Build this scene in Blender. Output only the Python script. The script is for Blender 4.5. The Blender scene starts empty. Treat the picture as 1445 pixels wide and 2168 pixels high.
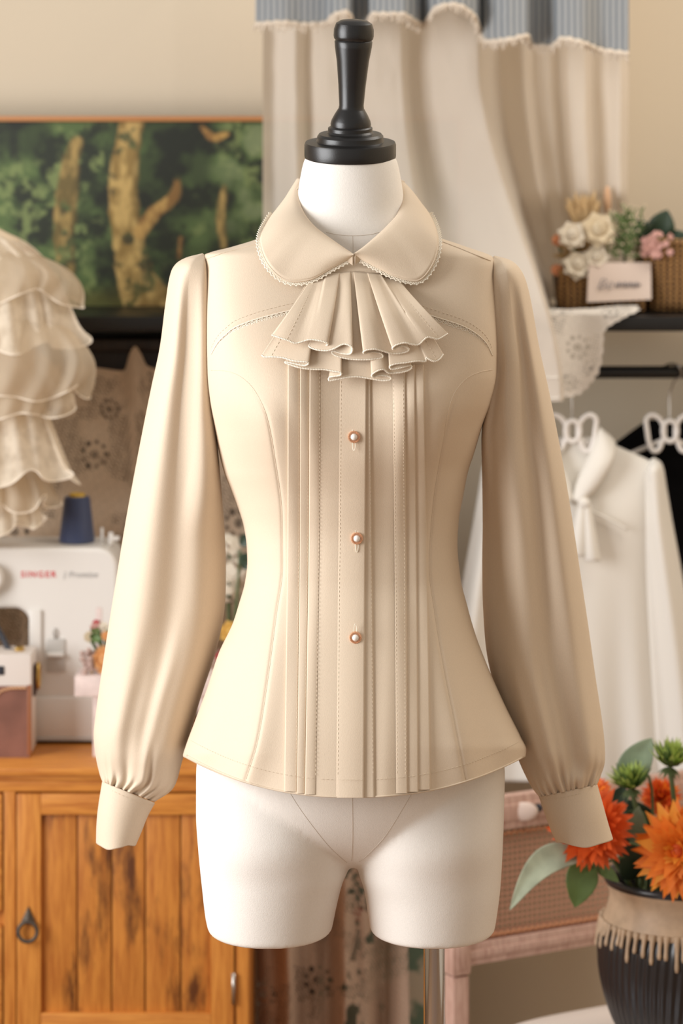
import bpy, bmesh, math, random
import numpy as np
from mathutils import Vector, Matrix
from mathutils.bvhtree import BVHTree

random.seed(7)
rng = np.random.RandomState(5)
SC = bpy.context.scene
COL = SC.collection
PI = math.pi

# ------------------------------------------------------------------ camera model (metres)
FPX, DCAM, HCAM, HY, CX = 6364.0, 3.5, 1.64, 250.0, 722.5


def P(px, py, Y=0.0):
    """A place in the room: depth Y behind the mannequin's plane, across and up as surveyed."""
    k = (DCAM + Y) / FPX
    return Vector(((px - CX) * k, Y, HCAM - (py - HY) * k))


def itp(tab, v):
    """Smooth monotone interpolation in a table of (key, value)."""
    n = len(tab)
    if v <= tab[0][0]:
        return tab[0][1]
    if v >= tab[-1][0]:
        return tab[-1][1]
    for i in range(n - 1):
        if v <= tab[i + 1][0]:
            break
    x0, y0 = tab[i]; x1, y1 = tab[i + 1]
    h = x1 - x0
    d = (y1 - y0) / h

    def slope(j):
        if j == 0 or j == n - 1:
            a = tab[min(j + 1, n - 1)]; b = tab[max(j - 1, 0)]
            return (a[1] - b[1]) / (a[0] - b[0])
        s0 = (tab[j][1] - tab[j - 1][1]) / (tab[j][0] - tab[j - 1][0])
        s1 = (tab[j + 1][1] - tab[j][1]) / (tab[j + 1][0] - tab[j][0])
        if s0 * s1 <= 0:
            return 0.0
        return 2 * s0 * s1 / (s0 + s1)
    m0, m1 = slope(i), slope(i + 1)
    t = (v - x0) / h
    return (y0 * (2 * t ** 3 - 3 * t ** 2 + 1) + m0 * h * (t ** 3 - 2 * t ** 2 + t)
            + y1 * (-2 * t ** 3 + 3 * t ** 2) + m1 * h * (t ** 3 - t ** 2))


def sm(a, b, x):
    t = min(1.0, max(0.0, (x - a) / (b - a)))
    return t * t * (3 - 2 * t)


def lerp(a, b, t):
    return a + (b - a) * t


def g(x, s):
    return math.exp(-(x / s) ** 2)


def catmull(pts, n):
    """Resample a polyline of tuples through a Catmull-Rom spline, n points, even in parameter."""
    pts = [Vector(p) for p in pts]
    out = []
    m = len(pts) - 1
    for k in range(n):
        u = k / (n - 1) * m
        i = min(int(u), m - 1)
        t = u - i
        p1, p2 = pts[i], pts[i + 1]
        p0 = pts[i - 1] if i > 0 else p1 * 2 - p2
        p3 = pts[i + 2] if i + 2 <= m else p2 * 2 - p1
        out.append(0.5 * (2 * p1 + (p2 - p0) * t + (2 * p0 - 5 * p1 + 4 * p2 - p3) * t * t
                          + (-p0 + 3 * p1 - 3 * p2 + p3) * t ** 3))
    return out


def even(pts, step=None, n=None):
    """Resample a polyline at even arc length."""
    pts = [Vector(p) for p in pts]
    L = [0.0]
    for a, b in zip(pts, pts[1:]):
        L.append(L[-1] + (b - a).length)
    if n is None:
        n = max(2, int(round(L[-1] / step)) + 1)
    out = []
    j = 0
    for k in range(n):
        s = L[-1] * k / (n - 1)
        while j < len(pts) - 2 and L[j + 1] < s:
            j += 1
        d = L[j + 1] - L[j]
        out.append(pts[j].lerp(pts[j + 1], (s - L[j]) / d if d > 0 else 0))
    return out


# ------------------------------------------------------------------ mesh building
class MB:
    def __init__(self):
        self.v = []
        self.f = []
        self.mi = []

    def add(self, verts, faces, m=0):
        o = len(self.v)
        self.v += [Vector(p) for p in verts]
        self.f += [tuple(i + o for i in f) for f in faces]
        self.mi += [m] * len(faces)
        return self

    def grid(self, rows, cu=False, cv=False, m=0):
        """rows[i][j]; cu closes along j, cv closes along i."""
        n, k = len(rows), len(rows[0])
        vs = [p for r in rows for p in r]
        fs = []
        for i in range(n if cv else n - 1):
            for j in range(k if cu else k - 1):
                a = i * k + j; b = i * k + (j + 1) % k
                i2 = (i + 1) % n
                fs.append((a, b, i2 * k + (j + 1) % k, i2 * k + j))
        return self.add(vs, fs, m)

    def tube(self, path, r, n=8, caps=True, closed=False, m=0, flat=1.0):
        path = [Vector(p) for p in path]
        k = len(path)
        rr = r if callable(r) else (lambda i: r)
        rows = []
        up = None
        for i, p in enumerate(path):
            if closed:
                t = path[(i + 1) % k] - path[i - 1]
            else:
                t = path[min(i + 1, k - 1)] - path[max(i - 1, 0)]
            if t.length < 1e-9:
                t = Vector((0, 0, 1))
            t.normalize()
            if up is None:
                up = Vector((0, -1, 0)) if abs(t.y) < 0.9 else Vector((1, 0, 0))
            a = t.cross(up)
            if a.length < 1e-6:
                a = t.cross(Vector((0.3, 0.5, 0.8)))
            a.normalize()
            b = a.cross(t).normalized()
            up = b
            rad = rr(i)
            rows.append([p + a * (rad * math.cos(2 * PI * j / n)) + b * (rad * flat * math.sin(2 * PI * j / n)) for j in range(n)])
        self.grid(rows, cu=True, cv=closed, m=m)
        if caps and not closed:
            o = len(self.v) - k * n
            self.f.append(tuple(o + j for j in range(n))); self.mi.append(m)
            self.f.append(tuple(o + (k - 1) * n + j for j in reversed(range(n)))); self.mi.append(m)
        return self

    def box(self, lo, hi, bev=0.0, m=0, rot=None, pivot=None):
        lo = Vector(lo); hi = Vector(hi)
        bm = bmesh.new()
        bmesh.ops.create_cube(bm, size=1.0)
        c = (lo + hi) / 2; s = hi - lo
        for v in bm.verts:
            v.co = Vector((v.co.x * s.x, v.co.y * s.y, v.co.z * s.z)) + c
        if bev > 0:
            bmesh.ops.bevel(bm, geom=bm.edges[:], offset=min(bev, min(s) * .45), segments=2, affect='EDGES', profile=.6)
        if rot is not None:
            pv = Vector(pivot) if pivot is not None else c
            for v in bm.verts:
                v.co = rot @ (v.co - pv) + pv
        bm.verts.index_update()
        self.add([v.co.copy() for v in bm.verts], [tuple(v.index for v in f.verts) for f in bm.faces], m)
        bm.free()
        return self

    def lathe(self, prof, c, n=48, m=0, tilt=None):
        """prof: list of (radius, z) from one end to the other."""
        c = Vector(c)
        rows = []
        for r, z in prof:
            ring = [Vector((r * math.cos(2 * PI * j / n), r * math.sin(2 * PI * j / n), z)) for j in range(n)]
            if tilt is not None:
                ring = [tilt @ p for p in ring]
            rows.append([p + c for p in ring])
        return self.grid(rows, cu=True, m=m)

    def ball(self, c, r, n=10, k=8, m=0, sc=(1, 1, 1)):
        c = Vector(c)
        rows = []
        for i in range(k + 1):
            a = PI * i / k
            s, z = max(1e-4, math.sin(a)), math.cos(a)
            rows.append([c + Vector((r * s * math.cos(2 * PI * j / n) * sc[0], r * s * math.sin(2 * PI * j / n) * sc[1], r * z * sc[2])) for j in range(n)])
        return self.grid(rows, cu=True, m=m)

    def prism(self, poly, y0, y1, m=0):
        """poly: list of (x, z); extruded along y."""
        n = len(poly)
        vs = [(x, y0, z) for x, z in poly] + [(x, y1, z) for x, z in poly]
        fs = [tuple(range(n)), tuple(reversed(range(n, 2 * n)))]
        fs += [(i, n + i, n + (i + 1) % n, (i + 1) % n) for i in range(n)]
        return self.add(vs, fs, m)

    def xf(self, M):
        self.v = [M @ p for p in self.v]
        return self

    def build(self, name, mat, parent=None, smooth=True, sharp=None, mods=(), fixn=True, local=False):
        me = bpy.data.meshes.new(name)
        off = Vector((0, 0, 0)) if local else origin(parent)
        me.from_pydata([tuple(p - off) for p in self.v], [], self.f)
        mats = mat if isinstance(mat, (list, tuple)) else [mat]
        for q in mats:
            me.materials.append(q)
        if len(mats) > 1:
            me.polygons.foreach_set('material_index', self.mi)
        me.validate()
        if fixn:
            bm = bmesh.new(); bm.from_mesh(me)
            bmesh.ops.recalc_face_normals(bm, faces=bm.faces)
            bm.to_mesh(me); bm.free()
        me.polygons.foreach_set('use_smooth', [smooth] * len(me.polygons))
        if smooth and sharp:
            me.set_sharp_from_angle(angle=math.radians(sharp))
        o = bpy.data.objects.new(name, me)
        COL.objects.link(o)
        if parent is not None:
            o.parent = parent
        for kind, kw in mods:
            md = o.modifiers.new(kind.lower(), kind)
            for k_, v_ in kw.items():
                setattr(md, k_, v_)
        return o


def origin(o):
    c = Vector((0, 0, 0))
    while o is not None:
        c += o.location
        o = o.parent
    return c


def thing(name, label, cat, loc=(0, 0, 0), group=None):
    o = bpy.data.objects.new(name, None)
    o.empty_display_size = 0.05
    COL.objects.link(o)
    o.location = loc
    o['label'] = label; o['category'] = cat
    if group:
        o['group'] = group
    return o


def tag(o, label, cat, group=None):
    o['label'] = label; o['category'] = cat
    if group:
        o['group'] = group
    return o


def struct(o):
    o['kind'] = 'structure'
    return o


def bake(o):
    """Replace an object's mesh by its evaluated one (modifiers applied)."""
    dg = bpy.context.evaluated_depsgraph_get()
    ev = o.evaluated_get(dg)
    me = bpy.data.meshes.new_from_object(ev)
    o.modifiers.clear()
    o.data = me
    return o


def copy_tree(o, parent=None):
    c = o.copy(); COL.objects.link(c)
    if parent is not None:
        c.parent = parent
    for ch in list(o.children):
        copy_tree(ch, c)
    return c


# ------------------------------------------------------------------ materials
def lin(c):
    return tuple((x / 255 / 12.92 if x / 255 <= .04045 else ((x / 255 + .055) / 1.055) ** 2.4) for x in c) + (1.0,)


def new_mat(name):
    m = bpy.data.materials.new(name)
    m.use_nodes = True
    nt = m.node_tree
    b = nt.nodes['Principled BSDF']
    return m, nt, b


def node(nt, t, **kw):
    n = nt.nodes.new(t)
    for k, v in kw.items():
        if k.startswith('i_'):
            n.inputs[k[2:].replace('_', ' ')].default_value = v
        else:
            setattr(n, k, v)
    return n


def mixc(nt, a, b, fac, blend='MIX'):
    n = nt.nodes.new('ShaderNodeMix'); n.data_type = 'RGBA'; n.blend_type = blend
    for sock, v in ((n.inputs[0], fac), (n.inputs[6], a), (n.inputs[7], b)):
        if hasattr(v, 'default_value') or hasattr(v, 'is_output'):
            nt.links.new(v, sock)
        else:
            sock.default_value = v
    return n.outputs[2]


def math_n(nt, op, a, b=None, c=None):
    n = nt.nodes.new('ShaderNodeMath'); n.operation = op
    for i, v in enumerate((a, b, c)):
        if v is None:
            continue
        if hasattr(v, 'is_output'):
            nt.links.new(v, n.inputs[i])
        else:
            n.inputs[i].default_value = v
    return n.outputs[0]


def coords(nt, scale=(1, 1, 1), rot=(0, 0, 0)):
    tc = nt.nodes.new('ShaderNodeTexCoord')
    mp = nt.nodes.new('ShaderNodeMapping')
    mp.inputs['Scale'].default_value = scale
    mp.inputs['Rotation'].default_value = rot
    nt.links.new(tc.outputs['Object'], mp.inputs['Vector'])
    return mp.outputs['Vector']


def noise(nt, vec, scale, detail=3, rough=.5):
    n = nt.nodes.new('ShaderNodeTexNoise')
    n.inputs['Scale'].default_value = scale
    n.inputs['Detail'].default_value = detail
    n.inputs['Roughness'].default_value = rough
    nt.links.new(vec, n.inputs['Vector'])
    return n.outputs['Fac']


def ramp(nt, fac, stops):
    n = nt.nodes.new('ShaderNodeValToRGB')
    el = n.color_ramp.elements
    while len(el) < len(stops):
        el.new(0.5)
    for e, (p, c) in zip(el, stops):
        e.position = p; e.color = c
    nt.links.new(fac, n.inputs['Fac'])
    return n.outputs['Color']


def bump(nt, b, h, strength=.3, dist=.001):
    n = nt.nodes.new('ShaderNodeBump')
    n.inputs['Strength'].default_value = strength
    n.inputs['Distance'].default_value = dist
    nt.links.new(h, n.inputs['Height'])
    nt.links.new(n.outputs['Normal'], b.inputs['Normal'])


def plain(name, col, rough=.5, metal=0.0, spec=.5, bscale=0, bstr=.2, bdist=.001, var=0.0, vscale=40, sheen=0, stretch=(1, 1, 1), trans=0.0, alpha=1.0):
    m, nt, b = new_mat(name)
    c = lin(col)
    b.inputs['Base Color'].default_value = c
    b.inputs['Roughness'].default_value = rough
    b.inputs['Metallic'].default_value = metal
    b.inputs['Specular IOR Level'].default_value = spec
    b.inputs['Alpha'].default_value = alpha
    vec = coords(nt, stretch)
    if var:
        f = noise(nt, vec, vscale, 4)
        d = tuple(max(0, x * (1 - var)) for x in c[:3]) + (1,)
        e = tuple(min(1, x * (1 + var)) for x in c[:3]) + (1,)
        nt.links.new(ramp(nt, f, [(.3, d), (.7, e)]), b.inputs['Base Color'])
    if bscale:
        bump(nt, b, noise(nt, vec, bscale, 3), bstr, bdist)
    if sheen:
        b.inputs['Sheen Weight'].default_value = sheen
        b.inputs['Sheen Roughness'].default_value = .4
    if trans:
        # thin cloth: part of the light comes through from behind
        out = nt.nodes['Material Output']
        tr = node(nt, 'ShaderNodeBsdfTranslucent')
        tr.inputs['Color'].default_value = c
        mx = nt.nodes.new('ShaderNodeMixShader'); mx.inputs[0].default_value = trans
        nt.links.new(b.outputs[0], mx.inputs[1]); nt.links.new(tr.outputs[0], mx.inputs[2])
        nt.links.new(mx.outputs[0], out.inputs['Surface'])
    return m


def add_alpha(m, fac):
    """fac: socket of 0..1 coverage; cloth with real holes or sheer weave."""
    b = m.node_tree.nodes['Principled BSDF']
    m.node_tree.links.new(fac, b.inputs['Alpha'])


M = {}
M['fabric'] = plain('beige_crepe', (223, 204, 180), .62, trans=.07, spec=.35, bscale=1500, bstr=.28, bdist=.0006, var=.03, vscale=1200, sheen=.08, stretch=(1, 1, .35))
M['fabric_thread'] = plain('ecru_thread', (226, 212, 190), .7, bscale=0)
M['fabric_stitch'] = plain('stitch_thread', (222, 206, 182), .7)
M['lace_thread'] = plain('cream_lace_thread', (246, 236, 218), .7)
M['linen'] = plain('white_linen', (236, 230, 222), .85, spec=.2, bscale=1300, bstr=.3, bdist=.0008, var=.02, vscale=600, stretch=(1, 1, .6))
M['seam'] = plain('linen_seam', (206, 194, 180), .8)
M['black_wood'] = plain('black_painted_wood', (25, 24, 24), .33, spec=.5, bscale=700, bstr=.15, bdist=.0005)
M['chrome'] = plain('chrome', (214, 220, 228), .08, metal=1)
M['rose_gold'] = plain('rose_gold', (244, 196, 160), .34, metal=.8)
M['pearl'] = plain('pearl', (243, 235, 228), .15, spec=.7)
# ------------------------------------------------------------------ blouse bodice: survey tables
BL = [(395, 630), (440, 604), (480, 575), (505, 545), (525, 484), (540, 432), (560, 431), (620, 433), (700, 435), (790, 437), (850, 443), (905, 453),
      (960, 464), (1000, 474), (1040, 490), (1074, 503), (1117, 516), (1160, 522), (1190, 523), (1233, 518), (1280, 505), (1318, 493), (1382, 463),
      (1460, 437), (1530, 411), (1585, 391), (1600, 387), (1612, 388), (1640, 400)]
BR = [(395, 852), (440, 880), (480, 906), (500, 925), (522, 985), (545, 1043), (570, 1050), (650, 1051), (740, 1053), (790, 1052), (850, 1039), (900, 1021),
      (960, 1003), (1000, 990), (1050, 980), (1100, 971), (1151, 968), (1227, 975), (1280, 988), (1340, 1005), (1416, 1034), (1500, 1072), (1560, 1102), (1588, 1114),
      (1600, 1112), (1640, 1090)]
BD = [(395, .058), (450, .066), (500, .074), (545, .082), (600, .092), (700, .112), (800, .124), (880, .128), (960, .122), (1060, .104), (1150, .094), (1230, .097),
      (1320, .112), (1450, .135), (1560, .152), (1690, .166)]
BB = [(395, .05), (545, .07), (700, .095), (900, .095), (1150, .08), (1400, .115), (1690, .15)]
BN = [(395, 2.2), (545, 3.8), (700, 4.4), (820, 3.8), (920, 2.8), (1000, 2.3), (1200, 2.2), (1690, 2.1)]
SEAML = [(830, 540), (880, 565), (960, 580), (1097, 597), (1200, 598), (1300, 585), (1450, 565), (1570, 545), (1660, 517)]
SEAMR = [(830, 968), (880, 950), (950, 935), (1080, 915), (1200, 908), (1300, 920), (1420, 940), (1520, 960), (1660, 987)]
YOKE = [(440, 757), (463, 722), (497, 691), (535, 676), (570, 666), (608, 657), (744, 640), (885, 658), (909, 667), (947, 679), (981, 691), (1010, 708), (1030, 728), (1048, 757)]
BC = 744.0


def bodice_depth(px, py, yoke=True):
    """Depth Y of the blouse front where it is seen at px, py."""
    L, R = itp(BL, min(py, 1600)), itp(BR, min(py, 1590))
    u = (px - BC) / ((R - BC) if px > BC else (BC - L))
    a = min(1.0, abs(u))
    n = itp(BN, py)
    f = (1 - a ** n) ** (1 / n)
    d = itp(BD, py) * f
    e = 1 - a ** 6                                   # details die out at the silhouette
    # bust
    d += .012 * e * (g(px - 598, 95) + g(px - 892, 95)) * g(py - 865, 120)
    # princess seams: a slight ridge beside a fine groove, flared panels below the waist
    if py > 820:
        t = sm(820, 900, py)
        fl = sm(1180, 1640, py)
        for s, sg in ((itp(SEAML, py), -1), (itp(SEAMR, py), 1)):
            x = (px - s) * sg
            d -= .0013 * t * g(px - s, 4)
            d += e * (.0022 * t + .0072 * fl) * g(x - 8, 42)
            d -= e * .0085 * fl * g(x - 80, 38)
            d += e * .004 * fl * g(x - 150, 40)
            d -= e * .003 * t * (1 - fl) * g(x + 50, 30)
    # soft drape beside the placket
    d += .0016 * e * math.sin((px - 690) / 17.0 + py / 260.0) * g(px - 810, 40) * sm(820, 1000, py)
    # yoke overlaps the lower front
    if py < 800 and yoke:
        d += .0010 * sm(2.5, -2.5, py - itp(YOKE, px)) if py > 560 else .0010
    # neckband and shoulder calm
    return -d


def BP(px, py, off=0.0):
    """Point on (or off metres in front of) the blouse front."""
    return P(px, py, bodice_depth(px, py) - off)


def neckline(px):
    dx = abs(px - 746)
    return itp([(0, 560), (46, 535), (84, 510), (102, 488), (120, 464), (135, 430), (150, 380)], dx)


blouse = thing('blouse', 'beige long-sleeved blouse with rounded collar and jabot worn by the dress form', 'blouse', P(744, 1100, 0))

NF, NB, NR = 330, 70, 330


def us(n):
    return [-math.cos(PI * k / (n - 1)) * .35 + (2 * k / (n - 1) - 1) * .65 for k in range(n)]


rows = []
for i in range(NR):
    t = i / (NR - 1)
    row = []
    for u in us(NF):
        yb = 1602 + 86 * (1 - abs(u) ** 2.3)
        py = 395 + t * (yb - 395)
        pyL = min(py, 1608)
        L, R = itp(BL, pyL), itp(BR, min(py, 1600))
        # small rounding of the hem corner
        px = BC + (u * (R - BC) if u > 0 else u * (BC - L))
        # gentle waves along the hem
        row.append(P(px, py, bodice_depth(px, py)))
    for u in reversed(us(NB)[1:-1]):
        yb = 1602 - 30 * (1 - abs(u) ** 2.3)
        py = 395 + t * (yb - 395)
        L, R = itp(BL, min(py, 1608)), itp(BR, min(py, 1600))
        px = BC + (u * (R - BC) if u > 0 else u * (BC - L))
        n = itp(BN, py)
        d = itp(BB, py) * (1 - abs(u) ** n) ** (1 / n)
        q = P(px, py, 0); q.y = d
        row.append(q)
    rows.append(row)
b = MB().grid(rows, cu=True)
# open the neckline at the front
K = NF + NB - 2
keep = []
for f in b.f:
    j = f[0] % K; i = f[0] // K
    if j < NF:
        u = us(NF)[j]
        py = 395 + i / (NR - 1) * (1602 + 86 * (1 - abs(u) ** 2.3) - 395)
        L, R = itp(BL, min(py, 1608)), itp(BR, min(py, 1600))
        px = BC + (u * (R - BC) if u > 0 else u * (BC - L))
        if py < neckline(px):
            continue
    keep.append(f)
b.f = keep; b.mi = [0] * len(keep)
b.build('bodice', M['fabric'], blouse, mods=[('SOLIDIFY', dict(thickness=.0014, offset=1 if False else -1))])


# ---- fine sewing helpers
def stitch(mb, path, dash=.0026, gap=.0022, r=.00024):
    pts = even(path, step=(dash + gap) / 4)
    k = 0
    i = 0
    while i + 2 < len(pts):
        mb.tube([pts[i], pts[i + 1], pts[i + 2]], r, 4, caps=False)
        i += 4


def seam_line(name, path, parent, mat, r=.0006, flat=1.0):
    return MB().tube(path, r, 6).build(name, mat, parent)


def lace(mb, path, side, pitch=.0052, size=1.0, nrm=Vector((0, -1, 0))):
    """A scalloped crochet edging hanging to one side (in the X-Z plane) of a 3D path."""
    pts = even(path, step=pitch)
    r = .00050 * size
    fine = even(path, step=pitch / 3)
    mb.tube(fine, r * 1.25, 5)
    for a, c in zip(pts, pts[1:]):
        t = (c - a)
        w = t.length
        if w < 1e-6:
            continue
        t = t / w
        n = Vector((t.z, 0, -t.x)) * side
        if n.length < 1e-6:
            continue
        n.normalize()
        n = (n + nrm * .12).normalized()
        mid = (a + c) / 2
        for rad, drop, k in ((.52 * w, .20 * w, 8), (.27 * w, .14 * w, 6)):
            arc = [mid + n * drop + t * (rad * math.cos(PI + PI * j / k)) + n * (rad * 1.25 * abs(math.sin(PI * j / k))) for j in range(k + 1)]
            mb.tube([mid + t * (-rad * .9) ] + arc + [mid + t * (rad * .9)], r, 4, caps=False)
        # beads on the scallop
        for j in (1, 2, 3):
            p = mid + n * (drop + .52 * w * 1.38 * math.sin(PI * j / 4)) - t * (.56 * w * math.cos(PI * j / 4))
            mb.tube([p + t * (r * 1.5 * math.cos(q)) + n * (r * 1.5 * math.sin(q)) for q in (0, 1.257, 2.513, 3.77, 5.027)], r * .8, 4, closed=True)
        # spokes
        for j in (1, 2, 3):
            d = -t * math.cos(PI * j / 4) + n * math.sin(PI * j / 4)
            mb.tube([mid + n * (.1 * w) + d * (.2 * w), mid + n * (.18 * w) + d * (.5 * w)], r * .8, 4, caps=False)


# ---- princess seams, drawn as fine sewn lines
SL = [(447, 784), (475, 785), (505, 795), (532, 818), (552, 850), (565, 885)] + [(itp(SEAML, y), y) for y in range(930, 1665, 30)]
SR = [(1042, 783), (1015, 788), (985, 803), (960, 835), (946, 880)] + [(itp(SEAMR, y), y) for y in range(930, 1662, 30)]
for pts in (SL, SR):
    path = [BP(p.x, p.y, -.0001) for p in catmull([(a, c, 0) for a, c in pts], 140)]
    seam_line('princess_seam', path, blouse, M['fabric'], .00045)
# armhole seams
AL = [(434, 541), (439, 580), (444, 640), (446, 720), (447, 800), (450, 855), (457, 905)]
AR = [(1041, 546), (1041, 600), (1040, 660), (1044, 740), (1043, 790), (1031, 850), (1021, 885)]
# shoulder seam lines
for pts in ([(547, 512), (505, 524), (470, 533), (436, 545)], [(925, 505), (965, 520), (1000, 534), (1038, 549)]):
    seam_line('shoulder_seam', [BP(p.x, p.y + 3, .0006) for p in catmull([(a, c, 0) for a, c in pts], 30)], blouse, M['fabric'], .0007)

# ---- yoke lace and topstitch
for pts, side in (([(447, 748), (455, 733), (464, 720), (480, 705), (497, 692), (535, 677), (570, 667), (610, 657), (650, 650)], 1),
                  ([(850, 650), (885, 657), (909, 666), (947, 678), (981, 690), (1010, 707), (1030, 727), (1042, 752)], 1)):
    path = [BP(p.x, p.y + 1, .0009) for p in catmull([(a, c, 0) for a, c in pts], 60)]
    mb = MB(); lace(mb, path, side, .0060, 1.0)
    mb.build('lace_trim', M['lace_thread'], blouse)
    mb = MB(); stitch(mb, [BP(p.x, p.y - 13, .0004) for p in catmull([(a, c, 0) for a, c in pts], 60)])
    mb.build('topstitch', M['fabric_stitch'], blouse)


# ---- tucks and placket: folded strips that lie on the front
def strip(name, xa, xb, y0, y1, hi_side, h=.0022, ny=160, nx=10, mat=None):
    """A fold of cloth between the lines xa(y) and xb(y); its free edge (hi_side) stands off by h."""
    rows = []
    for i in range(ny):
        py = lerp(y0, y1(0) if callable(y1) else y1, i / (ny - 1))
        a, c = itp(xa, py), itp(xb, py)
        row = []
        for j in range(nx):
            t = j / (nx - 1)
            s = t if hi_side > 0 else 1 - t
            off = .0006 + h * (s ** .7) + .0004 * math.sin(PI * t)
            row.append(BP(lerp(a, c, t), py, off))
        # fold the free edge back on to the cloth
        e = c if hi_side > 0 else a
        dn = -1 if hi_side > 0 else 1
        edge = [BP(e + dn * .6, py, h * .45), BP(e + dn * 3.0, py, -.0005)]
        row = row + edge if hi_side > 0 else edge[::-1] + row
        rows.append(row)
    return MB().grid(rows).build(name, mat or M['fabric'], blouse)


def hemy(px):
    u = (px - BC) / (345.0 if px < BC else 365.0)
    return 1602 + 86 * (1 - abs(u) ** 2.3)


def lineat(top, bot, mid=0.0):
    return [(770, top), (1100, lerp(top, bot, .35) + mid), (1400, lerp(top, bot, .7) + mid * .7), (1690, bot)]


LT = [((609, 601), (635, 628)), ((635, 628), (655, 645)), ((655, 645), (678, 668))]
for (a, a2), (c, c2) in LT:
    o = strip('tuck', lineat(a, a2, 2), lineat(c - 1, c2 - 1, 2), 772, hemy(a2) - 1, -1, .0020)
RT = [((830, 838), (857, 862)), ((854, 860), (877, 885)), ((874, 882), (896, 911))]
for (a, a2), (c, c2) in RT:
    strip('tuck', lineat(a, a2, 1), lineat(c, c2, 1), 772, hemy(c2) - 2, 1, .0024)
PX0, PX1 = lineat(719, 711, 0), lineat(776, 770, 0)
strip('placket', PX0, PX1, 770, hemy(745) + 1, 1, .0028, nx=16)
# under-placket edge near the hem
strip('placket_facing', lineat(764, 768, 0), lineat(784, 793, 0), 772, hemy(780), 1, .0008, nx=6)
# stitch lines
for tab, off in ((lineat(722, 714), .0012), (lineat(677, 667, 2), .0016), (lineat(653, 643, 2), .0009), (lineat(633, 626, 2), .0009), (lineat(832, 840, 1), .0012), (lineat(852, 858, 1), .0034), (lineat(781, 790), .0018)):
    mb = MB(); stitch(mb, [BP(itp(tab, y), y, off) for y in range(780, 1648, 12)])
    mb.build('topstitch', M['fabric_stitch'], blouse)
for x0, x1, off in ((404, 598, .0006), (680, 708, .0006), (795, 838, .0006), (913, 1096, .0006), (716, 768, .0042), (603, 624, .003), (629, 643, .003), (648, 664, .003), (843, 858, .003), (864, 882, .003), (887, 908, .003)):
    mb = MB(); stitch(mb, [BP(x, hemy(x) - 37, off) for x in np.linspace(x0, x1, max(6, int((x1 - x0) / 5)))])
    mb.build('hem_stitch', M['fabric_stitch'], blouse)
# hem fold: a fine turned edge
seam_line('hem_edge', [BP(x, hemy(x) - .5, .0) for x in np.linspace(396, 1104, 160)], blouse, M['fabric'], .0011)

# ---- buttons
for bx, by in ((749, 925), (755, 1140), (752, 1350)):
    c = BP(bx, by, .0045)
    bt = MB()
    prof = [(.0001, .0006), (.0055, .0006), (.0068, .0002), (.0070, -.0010), (.0066, -.0016), (.0030, -.0016), (.0001, -.0016)]
    R = Matrix.Rotation(PI / 2, 3, 'X')
    bt.lathe(prof, c, 36, tilt=R)
    for k in range(28):
        a = 2 * PI * k / 28
        bt.ball(c + Vector((.0060 * math.cos(a), -.0010, .0060 * math.sin(a))), .00075, 6, 4)
    bt.tube([c + Vector((.0044 * math.cos(2 * PI * k / 30), -.0009, .0044 * math.sin(2 * PI * k / 30))) for k in range(30)], .0005, 6, closed=True)
    o = bt.build('button', M['rose_gold'], blouse, sharp=50)
    MB().ball(c + Vector((0, -.0010, 0)), .0038, 20, 12).build('pearl', M['pearl'], o)
    bh = MB()
    for s in (-1, 1):
        z = .0125 * s
        pth = [c + Vector((dx * .0016, .0006, s * dz * .00112)) for dx, dz in ((-1, 5), (-1.0, 9), (-.6, 12.5), (0, 14), (.6, 12.5), (1.0, 9), (1, 5))]
        bh.tube(catmull(pth, 18), .0004, 5)
    bh.build('buttonhole', M['lace_thread'], blouse)

# ------------------------------------------------------------------ sleeves
def sleeve(name, outer, inner, cy, ry, creases, waves, n_t=230, n_p=150, power=2.0, parent=None, wavebot=None, head=9.0):
    n = len(outer)
    O = catmull([(a, c, 0) for a, c in outer], n_t)
    I = catmull([(a, c, 0) for a, c in inner], n_t)
    rows = []
    for i in range(n_t):
        t = i / (n_t - 1)
        mid = (O[i] + I[i]) / 2; half = (O[i] - I[i]) / 2
        ryt = itp(ry, t); cyt = itp(cy, t)
        row = []
        for j in range(n_p):
            ph = 2 * PI * j / n_p
            c_, s_ = math.cos(ph), math.sin(ph)
            e = 2 / (power if c_ > 0 else lerp(head, power, sm(.30, .55, t)))
            cc = math.copysign(abs(c_) ** e, c_); ss = math.copysign(abs(s_) ** e, s_)
            w = (1 - cc) / 2          # 0 outer .. 1 inner
            d = 0.0
            sw = abs(s_) ** .6
            if s_ > 0 or waves is None:
                for (amp, w0, wid, t0, t1, t2, t3, slant) in (waves or ()):
                    d += amp * g(w - (w0 + slant * (t - .5)), wid) * sm(t0, t1, t) * (1 - sm(t2, t3, t)) * sw
            for (phc, wid, amp, t0, t1, dr) in creases:
                pc = phc + dr * (1 - t)
                dd = abs((ph - pc + PI) % (2 * PI) - PI)
                rt = sm(t0, t1, t) if t1 > t0 else sm(t0, t1, t) if False else (1 - sm(t1, t0, t))
                d += amp * g(dd, wid) * rt
            q = mid + half * cc
            # radial push
            k = 1 + d / max(.02, ryt)
            qx = mid.x + half.x * cc * (1 + (k - 1) * .25 if abs(cc) < .97 else 1)
            qy = mid.y + half.y * cc
            if wavebot:
                qy += wavebot(ph) * sm(.45, 1, t)
            row.append(P(qx, qy, cyt - ss * ryt * k))
        rows.append(row)
    return MB().grid(rows, cu=True).build(name, M['fabric'], parent or blouse, mods=[('SOLIDIFY', dict(thickness=.0012, offset=-1))])


rs = random.Random(3)


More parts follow.
